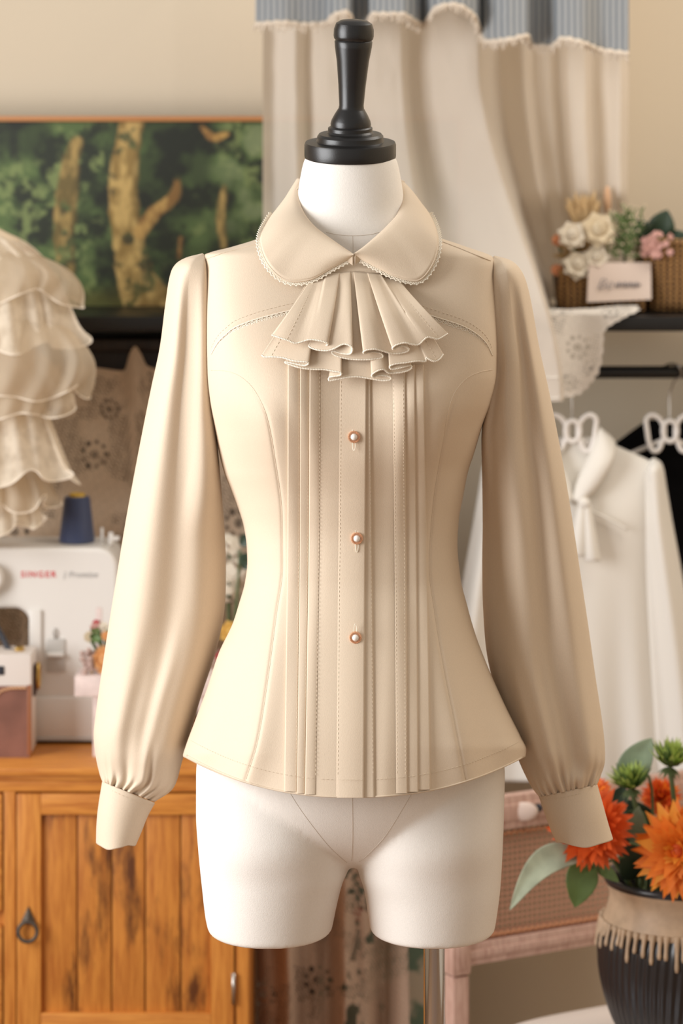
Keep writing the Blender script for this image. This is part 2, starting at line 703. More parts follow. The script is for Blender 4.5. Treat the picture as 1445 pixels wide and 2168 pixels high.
def cuff_creases(extra=()):
    out = []
    for k in range(26):
        ph = 2 * PI * (k + rs.uniform(-.35, .35)) / 26
        ln = rs.uniform(.80, .93)
        out.append((ph, rs.uniform(.05, .085), -rs.uniform(.004, .009), ln, 1.0, rs.uniform(-.6, .6)))
        out.append((ph + .12, rs.uniform(.06, .09), rs.uniform(.002, .005), ln + .02, 1.0, rs.uniform(-.3, .3)))
    return out + list(extra)


# left in view: the sleeve that takes the window light
LO = [(429, 536), (392, 546), (369, 562), (358, 590), (349, 650), (338, 735), (320, 820), (300, 920), (281, 1020), (263, 1120), (246, 1225), (229, 1330), (213, 1435), (202, 1515), (198, 1560), (203, 1605), (211, 1640), (217, 1656)]
LI = [(432, 539), (437, 552), (440, 578), (443, 622), (446, 700), (448, 790), (452, 870), (461, 950), (469, 1040), (475, 1120), (478, 1200), (475, 1290), (458, 1375), (427, 1470), (405, 1545), (386, 1610), (367, 1668), (327, 1698)]
RYL = [(0, .018), (.06, .050), (.12, .064), (.2, .068), (.4, .066), (.6, .066), (.75, .066), (.86, .062), (.93, .053), (1, .034)]
CYL = [(0, .0), (.15, .01), (.4, .03), (.7, .055), (.9, .05), (1, .035)]
wavesL = [(.008, .22, .17, .08, .25, .80, .95, .02), (-.0062, .52, .13, .12, .3, .80, .92, .03), (.008, .80, .14, .10, .3, .85, .96, .0),
          (.005, .62, .07, .60, .75, .92, 1.0, -.08), (-.005, .38, .08, .62, .76, .92, 1.0, -.08), (.004, .1, .06, .8, .88, .95, 1.0, 0)]
capL = [(2.55, .16, -.006, .13, .02, .0), (2.2, .12, -.005, .16, .03, .3), (1.85, .12, -.004, .15, .02, .5), (2.38, .1, .004, .15, .02, .2), (2.02, .1, .004, .15, .02, .4)]
slL = sleeve('sleeve', LO, LI, CYL, RYL, cuff_creases() + capL, wavesL)
# right in view
RO = [(1046, 541), (1078, 550), (1098, 566), (1112, 592), (1124, 640), (1141, 735), (1161, 825), (1180, 920), (1198, 1020), (1214, 1120), (1229, 1220), (1244, 1320), (1258, 1420), (1271, 1505), (1278, 1560), (1280, 1610), (1272, 1640), (1263, 1662)]
RI = [(1042, 545), (1042, 560), (1041, 590), (1040, 630), (1042, 720), (1045, 785), (1032, 850), (1019, 915), (1020, 1010), (1021, 1110), (1020, 1200), (1022, 1290), (1030, 1385), (1050, 1470), (1073, 1545), (1098, 1612), (1122, 1662), (1141, 1688)]
wavesR = [(.010, .16, .10, .1, .3, .85, .96, .02), (-.010, .37, .11, .12, .3, .87, .96, -.02), (.009, .62, .13, .1, .3, .86, .96, -.03), (-.006, .90, .08, .2, .4, .86, .95, .0),
          (.005, .74, .06, .66, .78, .93, 1.0, .06), (-.005, .5, .06, .62, .75, .92, 1.0, .08)]
capR = [(2.55, .16, -.006, .13, .02, .0), (2.2, .12, -.005, .16, .03, .3), (1.85, .12, -.004, .15, .02, .5), (2.38, .1, .004, .15, .02, .2), (2.02, .1, .004, .15, .02, .4)]
slR = sleeve('sleeve', RO, RI, CYL, RYL, cuff_creases() + capR, wavesR)

# cuffs
def cuff(outer, inner, cy, ry, wav, sl):
    o = sleeve('cuff', outer, inner, cy, ry, [], [], n_t=40, n_p=90, parent=sl, wavebot=wav, head=2.0)
    path = []
    for ph in np.linspace(.05, PI - .05, 40):
        m_ = (Vector(outer[0]) + Vector(inner[0])) / 2; h_ = (Vector(outer[0]) - Vector(inner[0])) / 2
        q = m_ + h_ * math.cos(ph)
        path.append(P(q.x, q.y + 3 + 9 * math.sin(ph), itp(cy, 0) - math.sin(ph) * (itp(ry, 0) + .0016)))
    mb = MB(); stitch(mb, path)
    mb.build('cuff_stitch', M['fabric_stitch'], o)
    return o


cuff([(216, 1655), (208, 1705), (204, 1745), (203, 1784)], [(328, 1700), (312, 1730), (300, 1760), (288, 1788)],
     [(0, .035), (1, .03)], [(0, .033), (1, .034)], lambda ph: (10 * math.sin(ph) if math.sin(ph) > 0 else 6 * math.sin(ph)) + 5 * g(ph - 1.15, .35) - 5 * g(ph - 2.2, .35), slL)
cuff([(1264, 1661), (1275, 1700), (1286, 1740), (1297, 1776)], [(1140, 1687), (1153, 1725), (1166, 1760), (1177, 1784)],
     [(0, .035), (1, .03)], [(0, .033), (1, .035)], lambda ph: (10 * math.sin(ph) if math.sin(ph) > 0 else 6 * math.sin(ph)) + 5 * g(ph - 1.5, .4) - 5 * g(ph - 2.5, .4), slR)

# ------------------------------------------------------------------ collar
def collar_half(F, E, name='collar'):
    n = 60
    Fp = catmull(F, n); Ep = catmull(E, n)
    rows = []
    for i in range(n):
        a = P(*Fp[i]); c = P(*Ep[i])
        ctr = Vector((P(744, 0).x, -.012, a.z))
        rad = (a - ctr); rad.z = 0; rad.normalize()
        out = (rad + Vector((0, 0, .55))).normalized()
        row = []
        for j in range(18):
            t = j / 17
            q = a.lerp(c, t)
            wide = (c - a).length
            q += out * (.075 * wide * math.sin(PI * t ** .55) + .002 * math.sin(PI * t))
            row.append(q)
        # roll-over behind the fold line
        back = [Vector(row[0]) - rad * .0028 + Vector((0, 0, -.0012)), Vector(row[0]) - rad * .0046 + Vector((0, 0, -.012))]
        rows.append(back[::-1] + row)
    o = MB().grid(rows).build(name, M['fabric'], blouse, mods=[('SOLIDIFY', dict(thickness=.0022, offset=0))])
    return o, [P(*p) for p in Ep]


def onb(px, py, off):
    return (px, py, bodice_depth(px, py) - off)


FL = [(636, 379, .022), (628, 398, .004), (628, 425, -.022), (638, 450, -.050), (662, 478, -.072), (700, 507, -.090), (730, 528, -.102), (748, 540, -.106)]
EL = [(632, 381, .030), (601, 430, .020), (572, 462, -.004), (556, 484, -.034), onb(551, 514, .016), onb(558, 545, .013), onb(572, 565, .012), onb(600, 590, .011), onb(632, 598, .012), onb(662, 588, .013), onb(700, 567, .015), onb(728, 549, .016), onb(745, 543, .017)]
FR = [(848, 386, .022), (857, 402, .004), (855, 430, -.022), (846, 452, -.050), (826, 474, -.072), (792, 505, -.090), (766, 527, -.102), (750, 538, -.106)]
ER = [(850, 388, .030), (884, 424, .020), (908, 456, -.004), (921, 482, -.034), onb(926, 512, .016), onb(922, 542, .013), onb(912, 564, .012), onb(897, 586, .011), onb(872, 596, .012), onb(842, 586, .013), onb(800, 566, .015), onb(768, 549, .016), onb(752, 541, .017)]
for F_, E_, side in ((FL, EL, 1), (FR, ER, -1)):
    # E has more stations than F: resample evenly
    E3 = even([Vector(p) for p in catmull(E_, 200)], n=9)
    F3 = even([Vector(p) for p in catmull(F_, 200)], n=9)
    o, edge = collar_half(F3, E3)
    mb = MB()
    lace(mb, [p + Vector((0, .0012, 0)) for p in edge[13:]], side, .0056, 1.05)
    mb.build('lace_trim', M['lace_thread'], o)
    mb = MB()
    mb.tube(edge, .0013, 6)
    mb.build('collar_edge', M['fabric'], o)
# the back of the collar, standing round the neck
rows = []
for k in range(40):
    a = PI * k / 39
    c0 = P(742, 382, .02)
    x = c0.x - .0585 * math.cos(a); y = .022 + .052 * math.sin(a)
    z = c0.z - .003 + .004 * math.sin(a)
    rows.append([Vector((x * 1.0, y, z - .045)), Vector((x, y, z - .02)), Vector((x, y + .001, z)), Vector((x - .004 * math.cos(a), y + .005 * math.sin(a) + .001, z + .001)),
                 Vector((x - .005 * math.cos(a), y + .012 * math.sin(a), z - .012)), Vector((x - .006 * math.cos(a), y + .024 * math.sin(a), z - .040))])
MB().grid(rows).build('collar_back', M['fabric'], blouse, mods=[('SOLIDIFY', dict(thickness=.002, offset=0))])
# neckband below the collar
rows = []
for k in range(50):
    x = lerp(690, 806, k / 49)
    yt = 553 + 7 * ((x - 747) / 55) ** 2 * 0 + 2
    rows.append([BP(x, yt - 1, -.004), BP(x, yt, .0035), BP(x, yt + 12, .0055), BP(x, yt + 23, .0060), BP(x, yt + 24, .004)])
MB().grid(rows).build('neckband', M['fabric'], blouse)
mb = MB(); stitch(mb, [BP(x, 574, .0064) for x in np.linspace(692, 804, 30)])
mb.build('neckband_stitch', M['fabric_stitch'], blouse)

# ------------------------------------------------------------------ jabot
def zx(a):
    return 540 + .29066 * a


def jabot(path, tops, base_off, name, bow):
    """path: (zx, zy, layer) along the bottom edge, serpentine where pleats fold; tops: matching x at the neckband."""
    n = 260
    B_ = catmull([(zx(a), zx(c), l) for a, c, l in path], n)
    T_ = catmull([(zx(a), 0, l) for a, (_, _, l) in zip(tops, path)], n)
    rows = []
    nk = 44
    for k in range(nk):
        t = k / (nk - 1)
        row = []
        for i in range(n):
            x = lerp(T_[i].x, B_[i].x, t ** 1.06)
            yt = 575 + .25 * abs(T_[i].x - 747) * (.35 if abs(T_[i].x - 747) < 60 else .8)
            y = lerp(yt, B_[i].y, t)
            lay = B_[i].z
            off = .006 + base_off * sm(0, .6, t) + bow * math.sin(PI * min(1, t * .9)) + lay * .0070 * (.35 + .65 * t) * (.25 + .75 * sm(0, .25, t))
            row.append(P(x, y, bodice_depth(x, y, False) - off))
        rows.append(row)
    o = MB().grid(rows).build(name, M['fabric'], blouse, mods=[('SOLIDIFY', dict(thickness=.0010, offset=0))])
    # overlocked edge
    edge = even(rows[-1], step=.0006)
    mb = MB()
    mb.tube(edge, lambda i: .00105 + .00035 * math.cos(i * 2 * PI / 3), 6)
    mb.build('overlock_edge', M['lace_thread'], o)
    # topstitch along the two free sides
    for i0 in (9, n - 10):
        mb = MB(); stitch(mb, [r[i0] + Vector((0, -.0009, 0)) for r in rows[4:]])
        mb.build('topstitch', M['fabric_stitch'], o)
    return o


UP = [(120, 582, 2), (185, 604, 2.2), (240, 622, 2.2), (295, 642, 2.1), (350, 628, 2.3), (400, 616, 2.6), (470, 624, 2.9), (522, 640, 2.9), (524, 656, 2.2), (470, 660, 1.5), (400, 652, 1.2), (398, 670, 1.2), (450, 690, 1.6), (520, 696, 2.0), (570, 684, 2.3), (640, 650, 2.7), (690, 660, 2.9), (708, 688, 2.7), (690, 720, 2.0),
      (630, 716, 1.4), (570, 700, .9), (562, 716, .7), (600, 738, .8), (680, 756, 1.0), (760, 762, 1.1), (840, 760, 1.1), (915, 750, .9), (930, 736, .9), (910, 714, 1.1), (850, 708, 1.6), (796, 716, 2.2), (790, 704, 2.7), (820, 690, 2.9), (880, 686, 2.8), (940, 702, 2.2), (990, 716, 1.7), (1060, 716, 1.3), (1112, 700, 1.2), (1112, 678, 1.4), (1060, 664, 1.9), (1012, 686, 2.4), (1000, 676, 2.9), (1030, 654, 3.1), (1090, 640, 3.0), (1150, 652, 2.5), (1190, 652, 2.3), (1225, 620, 2.5), (1252, 600, 2.6), (1290, 604, 2.4), (1330, 612, 2.2), (1370, 592, 2.2), (1402, 572, 2.2)]
UT = [400, 425, 440, 465, 480, 500, 550, 608, 606, 585, 560, 558, 590, 625, 640, 665, 682, 690, 690, 672, 655, 652, 670, 700, 720, 745, 768, 770, 765, 740, 722, 720, 740, 770, 795, 812, 845, 868, 868, 845, 824, 820, 840, 868, 888, 900, 915, 930, 960, 990, 1020, 1050]
assert len(UP) == len(UT)
jabot(UP, UT, .012, 'upper_ruffle', .010)
LP = [(48, 728, 1), (70, 742, 1), (130, 742, 1.2), (200, 748, 1.4), (270, 768, 1.7), (330, 776, 2.0), (378, 780, 2.2), (388, 792, 2.0), (360, 804, 1.5), (300, 794, 1.0), (235, 780, .6), (218, 784, .4), (260, 800, .5), (330, 822, .8), (420, 832, 1.1), (500, 834, 1.4), (570, 846, 1.8), (622, 856, 2.1), (620, 876, 1.8), (570, 884, 1.3), (540, 892, .9), (540, 914, .9), (590, 908, 1.0), (680, 890, 1.2), (760, 888, 1.2), (850, 902, 1.1), (930, 914, 1.0), (985, 908, .9), (975, 886, 1.0), (910, 878, 1.4), (862, 890, 1.8), (850, 872, 2.2), (890, 844, 2.4), (935, 834, 2.2), (975, 860, 1.5), (1040, 858, 1.1), (1100, 846, 1.0), (1136, 826, 1.0), (1130, 806, 1.2), (1070, 820, 1.7), (1000, 832, 2.0), (978, 812, 2.4), (1020, 794, 2.4), (1100, 784, 2.2), (1180, 772, 2.0), (1240, 774, 1.7), (1244, 746, 1.9), (1270, 762, 1.9), (1310, 774, 1.8), (1345, 756, 1.8), (1370, 722, 1.8)]
LT_ = [380 + (1070 - 380) * k / (len(LP) - 1) for k in range(len(LP))]
jabot(LP, LT_, .004, 'lower_ruffle', .004)

# ------------------------------------------------------------------ dress form
form = thing('dress_form', 'white linen torso dress form with black neck cap on a chrome pole', 'dress form', (P(920, 250).x, .03, 0))
TL = [(330, 647), (340, 643), (360, 638), (400, 631), (440, 625), (480, 588), (520, 548), (560, 500), (640, 475), (800, 480), (950, 497), (1150, 548), (1300, 515), (1450, 455), (1560, 424), (1640, 415), (1720, 415), (1800, 420), (1880, 428), (1940, 435), (1966, 441)]
TR = [(330, 836), (340, 840), (360, 845), (400, 852), (440, 858), (480, 892), (520, 935), (560, 985), (640, 1010), (800, 1005), (950, 985), (1150, 940), (1300, 972), (1450, 1030), (1560, 1060), (1640, 1068), (1720, 1066), (1800, 1063), (1880, 1058), (1940, 1050), (1966, 1046)]
TDF = [(330, .046), (345, .049), (365, .052), (420, .058), (500, .066), (560, .076), (700, .098), (870, .108), (1000, .1), (1150, .076), (1300, .09), (1500, .108), (1640, .112), (1750, .108), (1835, .098), (1966, .09)]
TDB = [(330, .046), (350, .051), (420, .055), (560, .06), (800, .08), (1150, .07), (1400, .105), (1640, .125), (1835, .105), (1966, .09)]
LIN = [(1640, 744), (1835, 738), (1860, 727), (1900, 716), (1966, 702)]
RIN = [(1640, 744), (1835, 756), (1880, 770), (1940, 779), (1966, 783)]


def ring(L, R, df, db, py, n=72, pw=2.1):
    z = P(0, py).z
    xl, xr = P(L, py).x, P(R, py).x
    out = []
    for k in range(n):
        a = 2 * PI * k / n
        c_, s_ = math.cos(a), math.sin(a)
        e = 2 / pw
        out.append(Vector(((xl + xr) / 2 + (xr - xl) / 2 * math.copysign(abs(c_) ** e, c_), -math.copysign(abs(s_) ** e, s_) * (df if s_ > 0 else db), z)))
    return out


def capped(mb, rows):
    mb.grid(rows, cu=True)
    o = len(mb.v)
    n = len(rows[0])
    k = len(rows)
    base = o - n * k
    mb.f.append(tuple(base + j for j in range(n))); mb.f.append(tuple(base + n * (k - 1) + j for j in reversed(range(n))))
    mb.mi += [0, 0]


mb = MB()
rows = [ring(itp(TL, y) + 22 * sm(1670, 1802, y), itp(TR, y) - 22 * sm(1670, 1802, y), itp(TDF, y) * math.sqrt(max(.01, 1 - max(0, (y - 1640) / 192) ** 2)), itp(TDB, y) * (1 - .15 * sm(1640, 1804, y)), y, pw=2.0 + .15 * sm(340, 420, y)) for y in list(range(330, 1780, 10)) + list(range(1780, 1832, 4))]
capped(mb, rows)
body = mb
mbL = MB(); capped(mbL, [ring(itp(TL, y), itp(LIN, max(y, 1835)) if y > 1835 else 738, itp(TDF, y) * (.72 + .28 * sm(1560, 1800, y)), itp(TDB, y), y, pw=2.15) for y in list(range(1580, 1960, 10)) + [1967]])
mbR = MB(); capped(mbR, [ring(itp(RIN, max(y, 1835)) if y > 1835 else 756, itp(TR, y), itp(TDF, y) * (.72 + .28 * sm(1560, 1800, y)), itp(TDB, y), y, pw=2.15) for y in list(range(1580, 1960, 10)) + [1967]])
for q in (mbL, mbR):
    body.add(q.v, q.f)
ob = body.build('torso', M['linen'], form, mods=[('REMESH', dict(mode='VOXEL', voxel_size=.0028, use_smooth_shade=True)), ('SMOOTH', dict(factor=.5, iterations=14))])
bake(ob)
ob.data.polygons.foreach_set('use_smooth', [True] * len(ob.data.polygons))
ob.data.materials.clear(); ob.data.materials.append(M['linen'])
bvh = BVHTree.FromPolygons([v.co + origin(form) for v in ob.data.vertices], [tuple(p.vertices) for p in ob.data.polygons])


def onform(px, py, off=.0):
    a = Vector((0, -DCAM, HCAM)); d = (P(px, py, 0) - a).normalized()
    h = bvh.ray_cast(a, d)
    return (h[0] - d * off) if h[0] is not None else P(px, py, -.1)


for pts in ([(605, 1665), (640, 1720), (690, 1785), (722, 1816), (734, 1826)], [(880, 1665), (850, 1715), (815, 1770), (780, 1808), (760, 1824)], [(745, 1660), (746, 1750), (745, 1800), (744, 1822)],
            [(690, 492), (715, 497), (746, 499), (780, 497), (802, 492)], [(746, 499), (747, 520), (747, 550)]):
    MB().tube([onform(p.x, p.y, -.0001) for p in catmull([(a, c, 0) for a, c in pts], 50)], .00040, 6).build('seam', M['seam'], form)
# cap and finial
zc = lambda py: P(0, py).z
k = DCAM / FPX
prof = [(.001, 332), (96, 332), (97, 328), (97, 304), (95, 299), (72, 297), (70, 293), (70, 286), (66, 281), (50, 279), (47, 275), (47, 268), (41, 264)]
tf = Matrix.Rotation(math.radians(8.5), 3, 'X')
cz0 = zc(316)
nk = MB().lathe([(r * k if r > 1 else .0005, zc(y) - cz0) for r, y in prof], (P(741, 0).x, 0, cz0 - .001), 72, tilt=tf)
nk.build('neck_cap', M['black_wood'], form, sharp=35)
prof = [(42, 268), (43, 262), (41, 254), (35, 242), (29, 232), (27, 229), (26, 222), (29, 180), (34, 130), (39, 100), (40, 88), (38, 85), (41, 82), (42.5, 76), (42, 62), (38, 50), (28, 44), (12, 41.5), (.2, 41)]
tl = tf @ Matrix.Rotation(math.radians(1.8), 3, 'Y')
fo = Vector((P(742, 0).x, 0, cz0)) + tf @ Vector((0, 0, zc(268) - cz0))
MB().lathe([(max(r, .3) * k, (268 - y) * k * 1.01) for r, y in prof], fo, 64, tilt=tl).build('finial', M['black_wood'], form, sharp=40)
# pole and base
px_ = P(920, 2000).x
MB().lathe([(.0123, .02), (.0123, .55), (.0123, zc(1962))], (px_, .03, 0), 40).build('pole', M['chrome'], form)
MB().lathe([(.001, 0), (.17, 0), (.172, .006), (.165, .014), (.05, .024), (.016, .03), (.016, .06), (.013, .062)], (px_, .03, 0), 64).build('base', M['chrome'], form, sharp=40)
# ------------------------------------------------------------------ noise and dense grids (numpy)
def vnoise(x, y, s, seed):
    r = np.random.RandomState(seed).rand(128, 128)
    x = np.asarray(x, float) / s + 1000; y = np.asarray(y, float) / s + 1000
    xi = np.floor(x).astype(int); yi = np.floor(y).astype(int)
    fx = x - xi; fy = y - yi
    fx = fx * fx * (3 - 2 * fx); fy = fy * fy * (3 - 2 * fy)
    a = r[xi % 128, yi % 128]; b_ = r[(xi + 1) % 128, yi % 128]
    c = r[xi % 128, (yi + 1) % 128]; d = r[(xi + 1) % 128, (yi + 1) % 128]
    return (a * (1 - fx) + b_ * fx) * (1 - fy) + (c * (1 - fx) + d * fx) * fy


def fbm(x, y, s, seed, o=4):
    t = 0; a = .5; n = 0
    for k in range(o):
        t = t + a * vnoise(x, y, s / 2 ** k, seed + k); n += a; a *= .55
    return t / n


def sstep(a, b, x):
    t = np.clip((x - a) / (b - a), 0, 1)
    return t * t * (3 - 2 * t)


def npgrid(name, X, Y, Z, mat, parent=None, color=None, cover=None, mods=()):
    n, k = X.shape
    off = origin(parent)
    co_ = np.stack([X - off.x, Y - off.y, Z - off.z], -1).reshape(-1, 3)
    i = np.arange(n - 1)[:, None] * k + np.arange(k - 1)[None, :]
    q = np.stack([i, i + 1, i + k + 1, i + k], -1).reshape(-1, 4)
    me = bpy.data.meshes.new(name)
    me.vertices.add(n * k); me.vertices.foreach_set('co', co_.ravel().astype(np.float32))
    me.loops.add(q.size); me.loops.foreach_set('vertex_index', q.ravel().astype(np.int32))
    me.polygons.add(len(q)); me.polygons.foreach_set('loop_start', np.arange(0, q.size, 4, dtype=np.int32))
    me.update(calc_edges=True)
    me.polygons.foreach_set('use_smooth', [True] * len(q))
    if color is not None:
        at = me.color_attributes.new('paint', 'FLOAT_COLOR', 'POINT')
        c = np.concatenate([color.reshape(-1, 3), np.ones((n * k, 1))], 1)
        at.data.foreach_set('color', c.ravel().astype(np.float32))
    if cover is not None:
        at = me.attributes.new('cover', 'FLOAT', 'POINT')
        at.data.foreach_set('value', cover.ravel().astype(np.float32))
    me.materials.append(mat)
    o = bpy.data.objects.new(name, me); COL.objects.link(o)
    if parent is not None:
        o.parent = parent
    for kind, kw in mods:
        md = o.modifiers.new(kind.lower(), kind)
        for a, v in kw.items():
            setattr(md, a, v)
    return o


def PX(px, py, Y):
    k = (DCAM + Y) / FPX
    return (px - CX) * k, Y, HCAM - (py - HY) * k


def attr_socket(m, name, out='Fac'):
    n = m.node_tree.nodes.new('ShaderNodeAttribute'); n.attribute_name = name
    return n.outputs[out]


def linv(c):
    c = np.asarray(c, float) / 255
    return np.where(c <= .04045, c / 12.92, ((c + .055) / 1.055) ** 2.4)


def wood(name, c1, c2, scale=(30, 30, 2.0), rough=.45, dark=None, grain=6.0):
    m, nt, b = new_mat(name)
    vec = coords(nt, scale)
    f = noise(nt, vec, grain, 6, .6)
    col = ramp(nt, f, [(.32, lin(c2)), (.62, lin(c1))])
    if dark is not None:
        v2 = coords(nt, (scale[0] * .45, scale[1] * .45, scale[2] * 1.2))
        f2 = noise(nt, v2, 1.6, 5, .62)
        mk = ramp(nt, f2, [(.52, (0, 0, 0, 1)), (.64, (1, 1, 1, 1))])
        col = mixc(nt, col, lin(dark), mk)
    nt.links.new(col, b.inputs['Base Color'])
    b.inputs['Roughness'].default_value = rough
    bump(nt, b, f, .15, .001)
    return m


M['wall'] = plain('cream_wall', (222, 208, 185), .9, bscale=300, bstr=.05)
M['floor_wood'] = wood('floor_boards', (150, 112, 80), (110, 78, 52), (4, 40, 4))
M['trim'] = plain('white_trim', (225, 218, 206), .5)
M['orange_wood'] = wood('honey_orange_wood', (218, 146, 66), (186, 112, 44), (30, 30, 2.2), .42)
M['orange_wood_h'] = wood('honey_orange_wood_rail', (218, 146, 66), (182, 108, 44), (2.2, 30, 30), .42)
M['panel_wood'] = wood('figured_orange_wood', (208, 136, 58), (176, 104, 40), (26, 26, 2.4), .45, dark=(96, 52, 20))
M['iron'] = plain('dark_iron', (92, 84, 76), .5, metal=.8, bscale=300, bstr=.4)
M['steel'] = plain('steel', (190, 186, 180), .3, metal=1)
M['black_metal'] = plain('black_metal', (17, 15, 14), .4)
M['dark_wood'] = wood('dark_brown_wood', (52, 38, 28), (38, 27, 20))
M['pink_wood'] = wood('pink_washed_wood', (206, 172, 156), (176, 138, 122), (30, 30, 4), .6)
M['white_wash'] = plain('white_washed_wood', (226, 208, 202), .7, var=.12, vscale=60, bscale=150, bstr=.2)
M['seat_cloth'] = plain('seat_linen', (226, 214, 204), .9, bscale=600, bstr=.3)
M['white_plastic'] = plain('white_plastic', (226, 222, 216), .38)
M['grey_plastic'] = plain('grey_plastic', (190, 186, 180), .4)
M['red_ink'] = plain('red_lettering', (214, 52, 60), .5)
M['grey_ink'] = plain('grey_lettering', (176, 174, 172), .5)
M['navy_ink'] = plain('navy_lettering', (124, 120, 126), .6)
M['navy_thread'] = plain('navy_thread', (56, 66, 98), .55, bscale=0, sheen=.3)
nt = M['navy_thread'].node_tree
wv = nt.nodes.new('ShaderNodeTexWave'); wv.bands_direction = 'Z'; wv.inputs['Scale'].default_value = 220
nt.links.new(coords(nt), wv.inputs['Vector']); bump(nt, nt.nodes['Principled BSDF'], wv.outputs['Fac'], .4, .001)
M['yellow'] = plain('yellow_cone', (202, 164, 60), .5)
M['leather'] = plain('brown_leather', (126, 84, 70), .5, bscale=160, bstr=.35, var=.22, vscale=25)
M['bag_cloth'] = plain('white_bag_board', (222, 212, 204), .6, bscale=400, bstr=.1)
M['tan_thread'] = plain('tan_stitching', (214, 168, 128), .6)
M['brass'] = plain('brass', (200, 164, 92), .3, metal=1)
M['dark_strap'] = plain('dark_strap', (44, 46, 54), .5)
M['garment_white'] = plain('white_chiffon', (230, 225, 216), .8, bscale=700, bstr=.12, sheen=.1)
M['garment_black'] = plain('black_cloth', (13, 13, 15), .95, spec=.1, bscale=500, bstr=.2)
M['hanger_white'] = plain('white_hanger', (236, 230, 224), .3)

# ------------------------------------------------------------------ room
struct(MB().box((-2.05, 1.45, 0), (2.25, 1.55, 2.75)).build('wall_back', M['wall'], smooth=False))
struct(MB().box((-2.05, -3.9, -.08), (2.25, 1.55, 0)).build('floor', M['floor_wood'], smooth=False))
wl = MB()
WY0, WY1, WZ0, WZ1 = -1.80, -.10, .75, 2.5
wl.box((-2.05, -3.9, 0), (-1.95, WY0, 2.75)).box((-2.05, WY1, 0), (-1.95, 1.45, 2.75)).box((-2.05, WY0, 0), (-1.95, WY1, WZ0)).box((-2.05, WY0, WZ1), (-1.95, WY1, 2.75))
struct(wl.build('wall_left', M['wall'], smooth=False))
struct(MB().box((2.15, -3.9, 0), (2.25, 1.45, 2.75)).build('wall_right', M['wall'], smooth=False))
wf = MB()
for lo, hi in (((-2.04, WY0, WZ0), (-1.96, WY0 + .05, WZ1)), ((-2.04, WY1 - .05, WZ0), (-1.96, WY1, WZ1)), ((-2.04, WY0, WZ0), (-1.96, WY1, WZ0 + .05)), ((-2.04, WY0, WZ1 - .05), (-1.96, WY1, WZ1)),
               ((-2.03, -.97, WZ0), (-1.98, -.93, WZ1))):
    wf.box(lo, hi, .004)
struct(wf.build('window_1', M['trim'], smooth=False))
struct(MB().box((-1.95, 1.435, 0), (2.15, 1.45, .09), .004).build('baseboard_back', M['trim'], smooth=False))

# ------------------------------------------------------------------ black clothes rack with a shelf
rack = thing('clothes_rack', 'long black rack with a shelf board and a hanging rail below it', 'rack', (0, 1.26, 0))
xa, xb = P(-360, 0, 1.12).x, P(1950, 0, 1.12).x
zt, zb = P(0, 670, 1.12).z, P(0, 702, 1.12).z
RSH = zt
MB().box((xa, 1.12, zb), (xb, 1.40, zt), .003).build('shelf_board', M['black_metal'], rack, sharp=40)
zr = P(0, 788, 1.19).z
MB().tube([(P(655, 0, 1.19).x, 1.19, zr), (xb - .02, 1.19, zr)], .0098, 20).build('hanging_rail', M['black_metal'], rack)
for px in (-345, 655, 1935):
    x = P(px, 0, 1.19).x
    MB().box((x - .012, 1.178, 0), (x + .012, 1.202, zb), .003).build('post', M['black_metal'], rack, sharp=40)

# ------------------------------------------------------------------ dark cupboard behind the lace
cz = P(0, 716, 1.25).z
cup = thing('cupboard', 'dark brown wooden cupboard against the wall under the black shelf', 'cupboard', (P(270, 0, 1.35).x, 1.35, 0))
x0, x1 = P(-330, 0, 1.25).x, P(640, 0, 1.25).x
mb = MB().box((x0, 1.25, .02), (x1, 1.43, cz - .02), .004)
mb.build('carcass', M['dark_wood'], cup, sharp=40)
MB().box((x0 - .01, 1.235, cz - .02), (x1 + .01, 1.435, cz), .004).build('top', M['dark_wood'], cup, sharp=40)
for a, c in ((x0 + .02, (x0 + x1) / 2 - .005), ((x0 + x1) / 2 + .005, x1 - .02)):
    MB().box((a, 1.24, .08), (c, 1.252, cz - .05), .004).build('door', M['dark_wood'], cup, sharp=40)
for a in (x0 + .03, x1 - .03):
    MB().box((a - .02, 1.27, 0), (a + .02, 1.40, .03)).build('foot', M['dark_wood'], cup)

# ------------------------------------------------------------------ painting
px, py = np.meshgrid(np.arange(-430, 966, 2.6), np.arange(258, 652, 2.6))
q = fbm(px, py, 60, 11, 5); q2 = fbm(px, py, 18, 31, 4); q3 = fbm(px, py, 140, 51, 3)


def cm(a, c, t):
    return a + (c - a) * t[..., None]


col = cm(linv((36, 44, 30)) * np.ones(px.shape + (3,)), linv((88, 110, 62)), sstep(.36, .62, q))
col = cm(col, linv((134, 150, 92)), sstep(.5, .72, q2) * sstep(.42, .6, q3) * .8)
col = cm(col, linv((150, 160, 120)), sstep(380, 620, px) * sstep(.5, .72, q) * sstep(640, 450, py) * .75)
col = cm(col, linv((26, 31, 24)), sstep(.52, .34, q3) * .6)
col = cm(col, linv((92, 88, 36)) * np.ones(3), sstep(590, 640, py) * (.4 + .6 * q2))


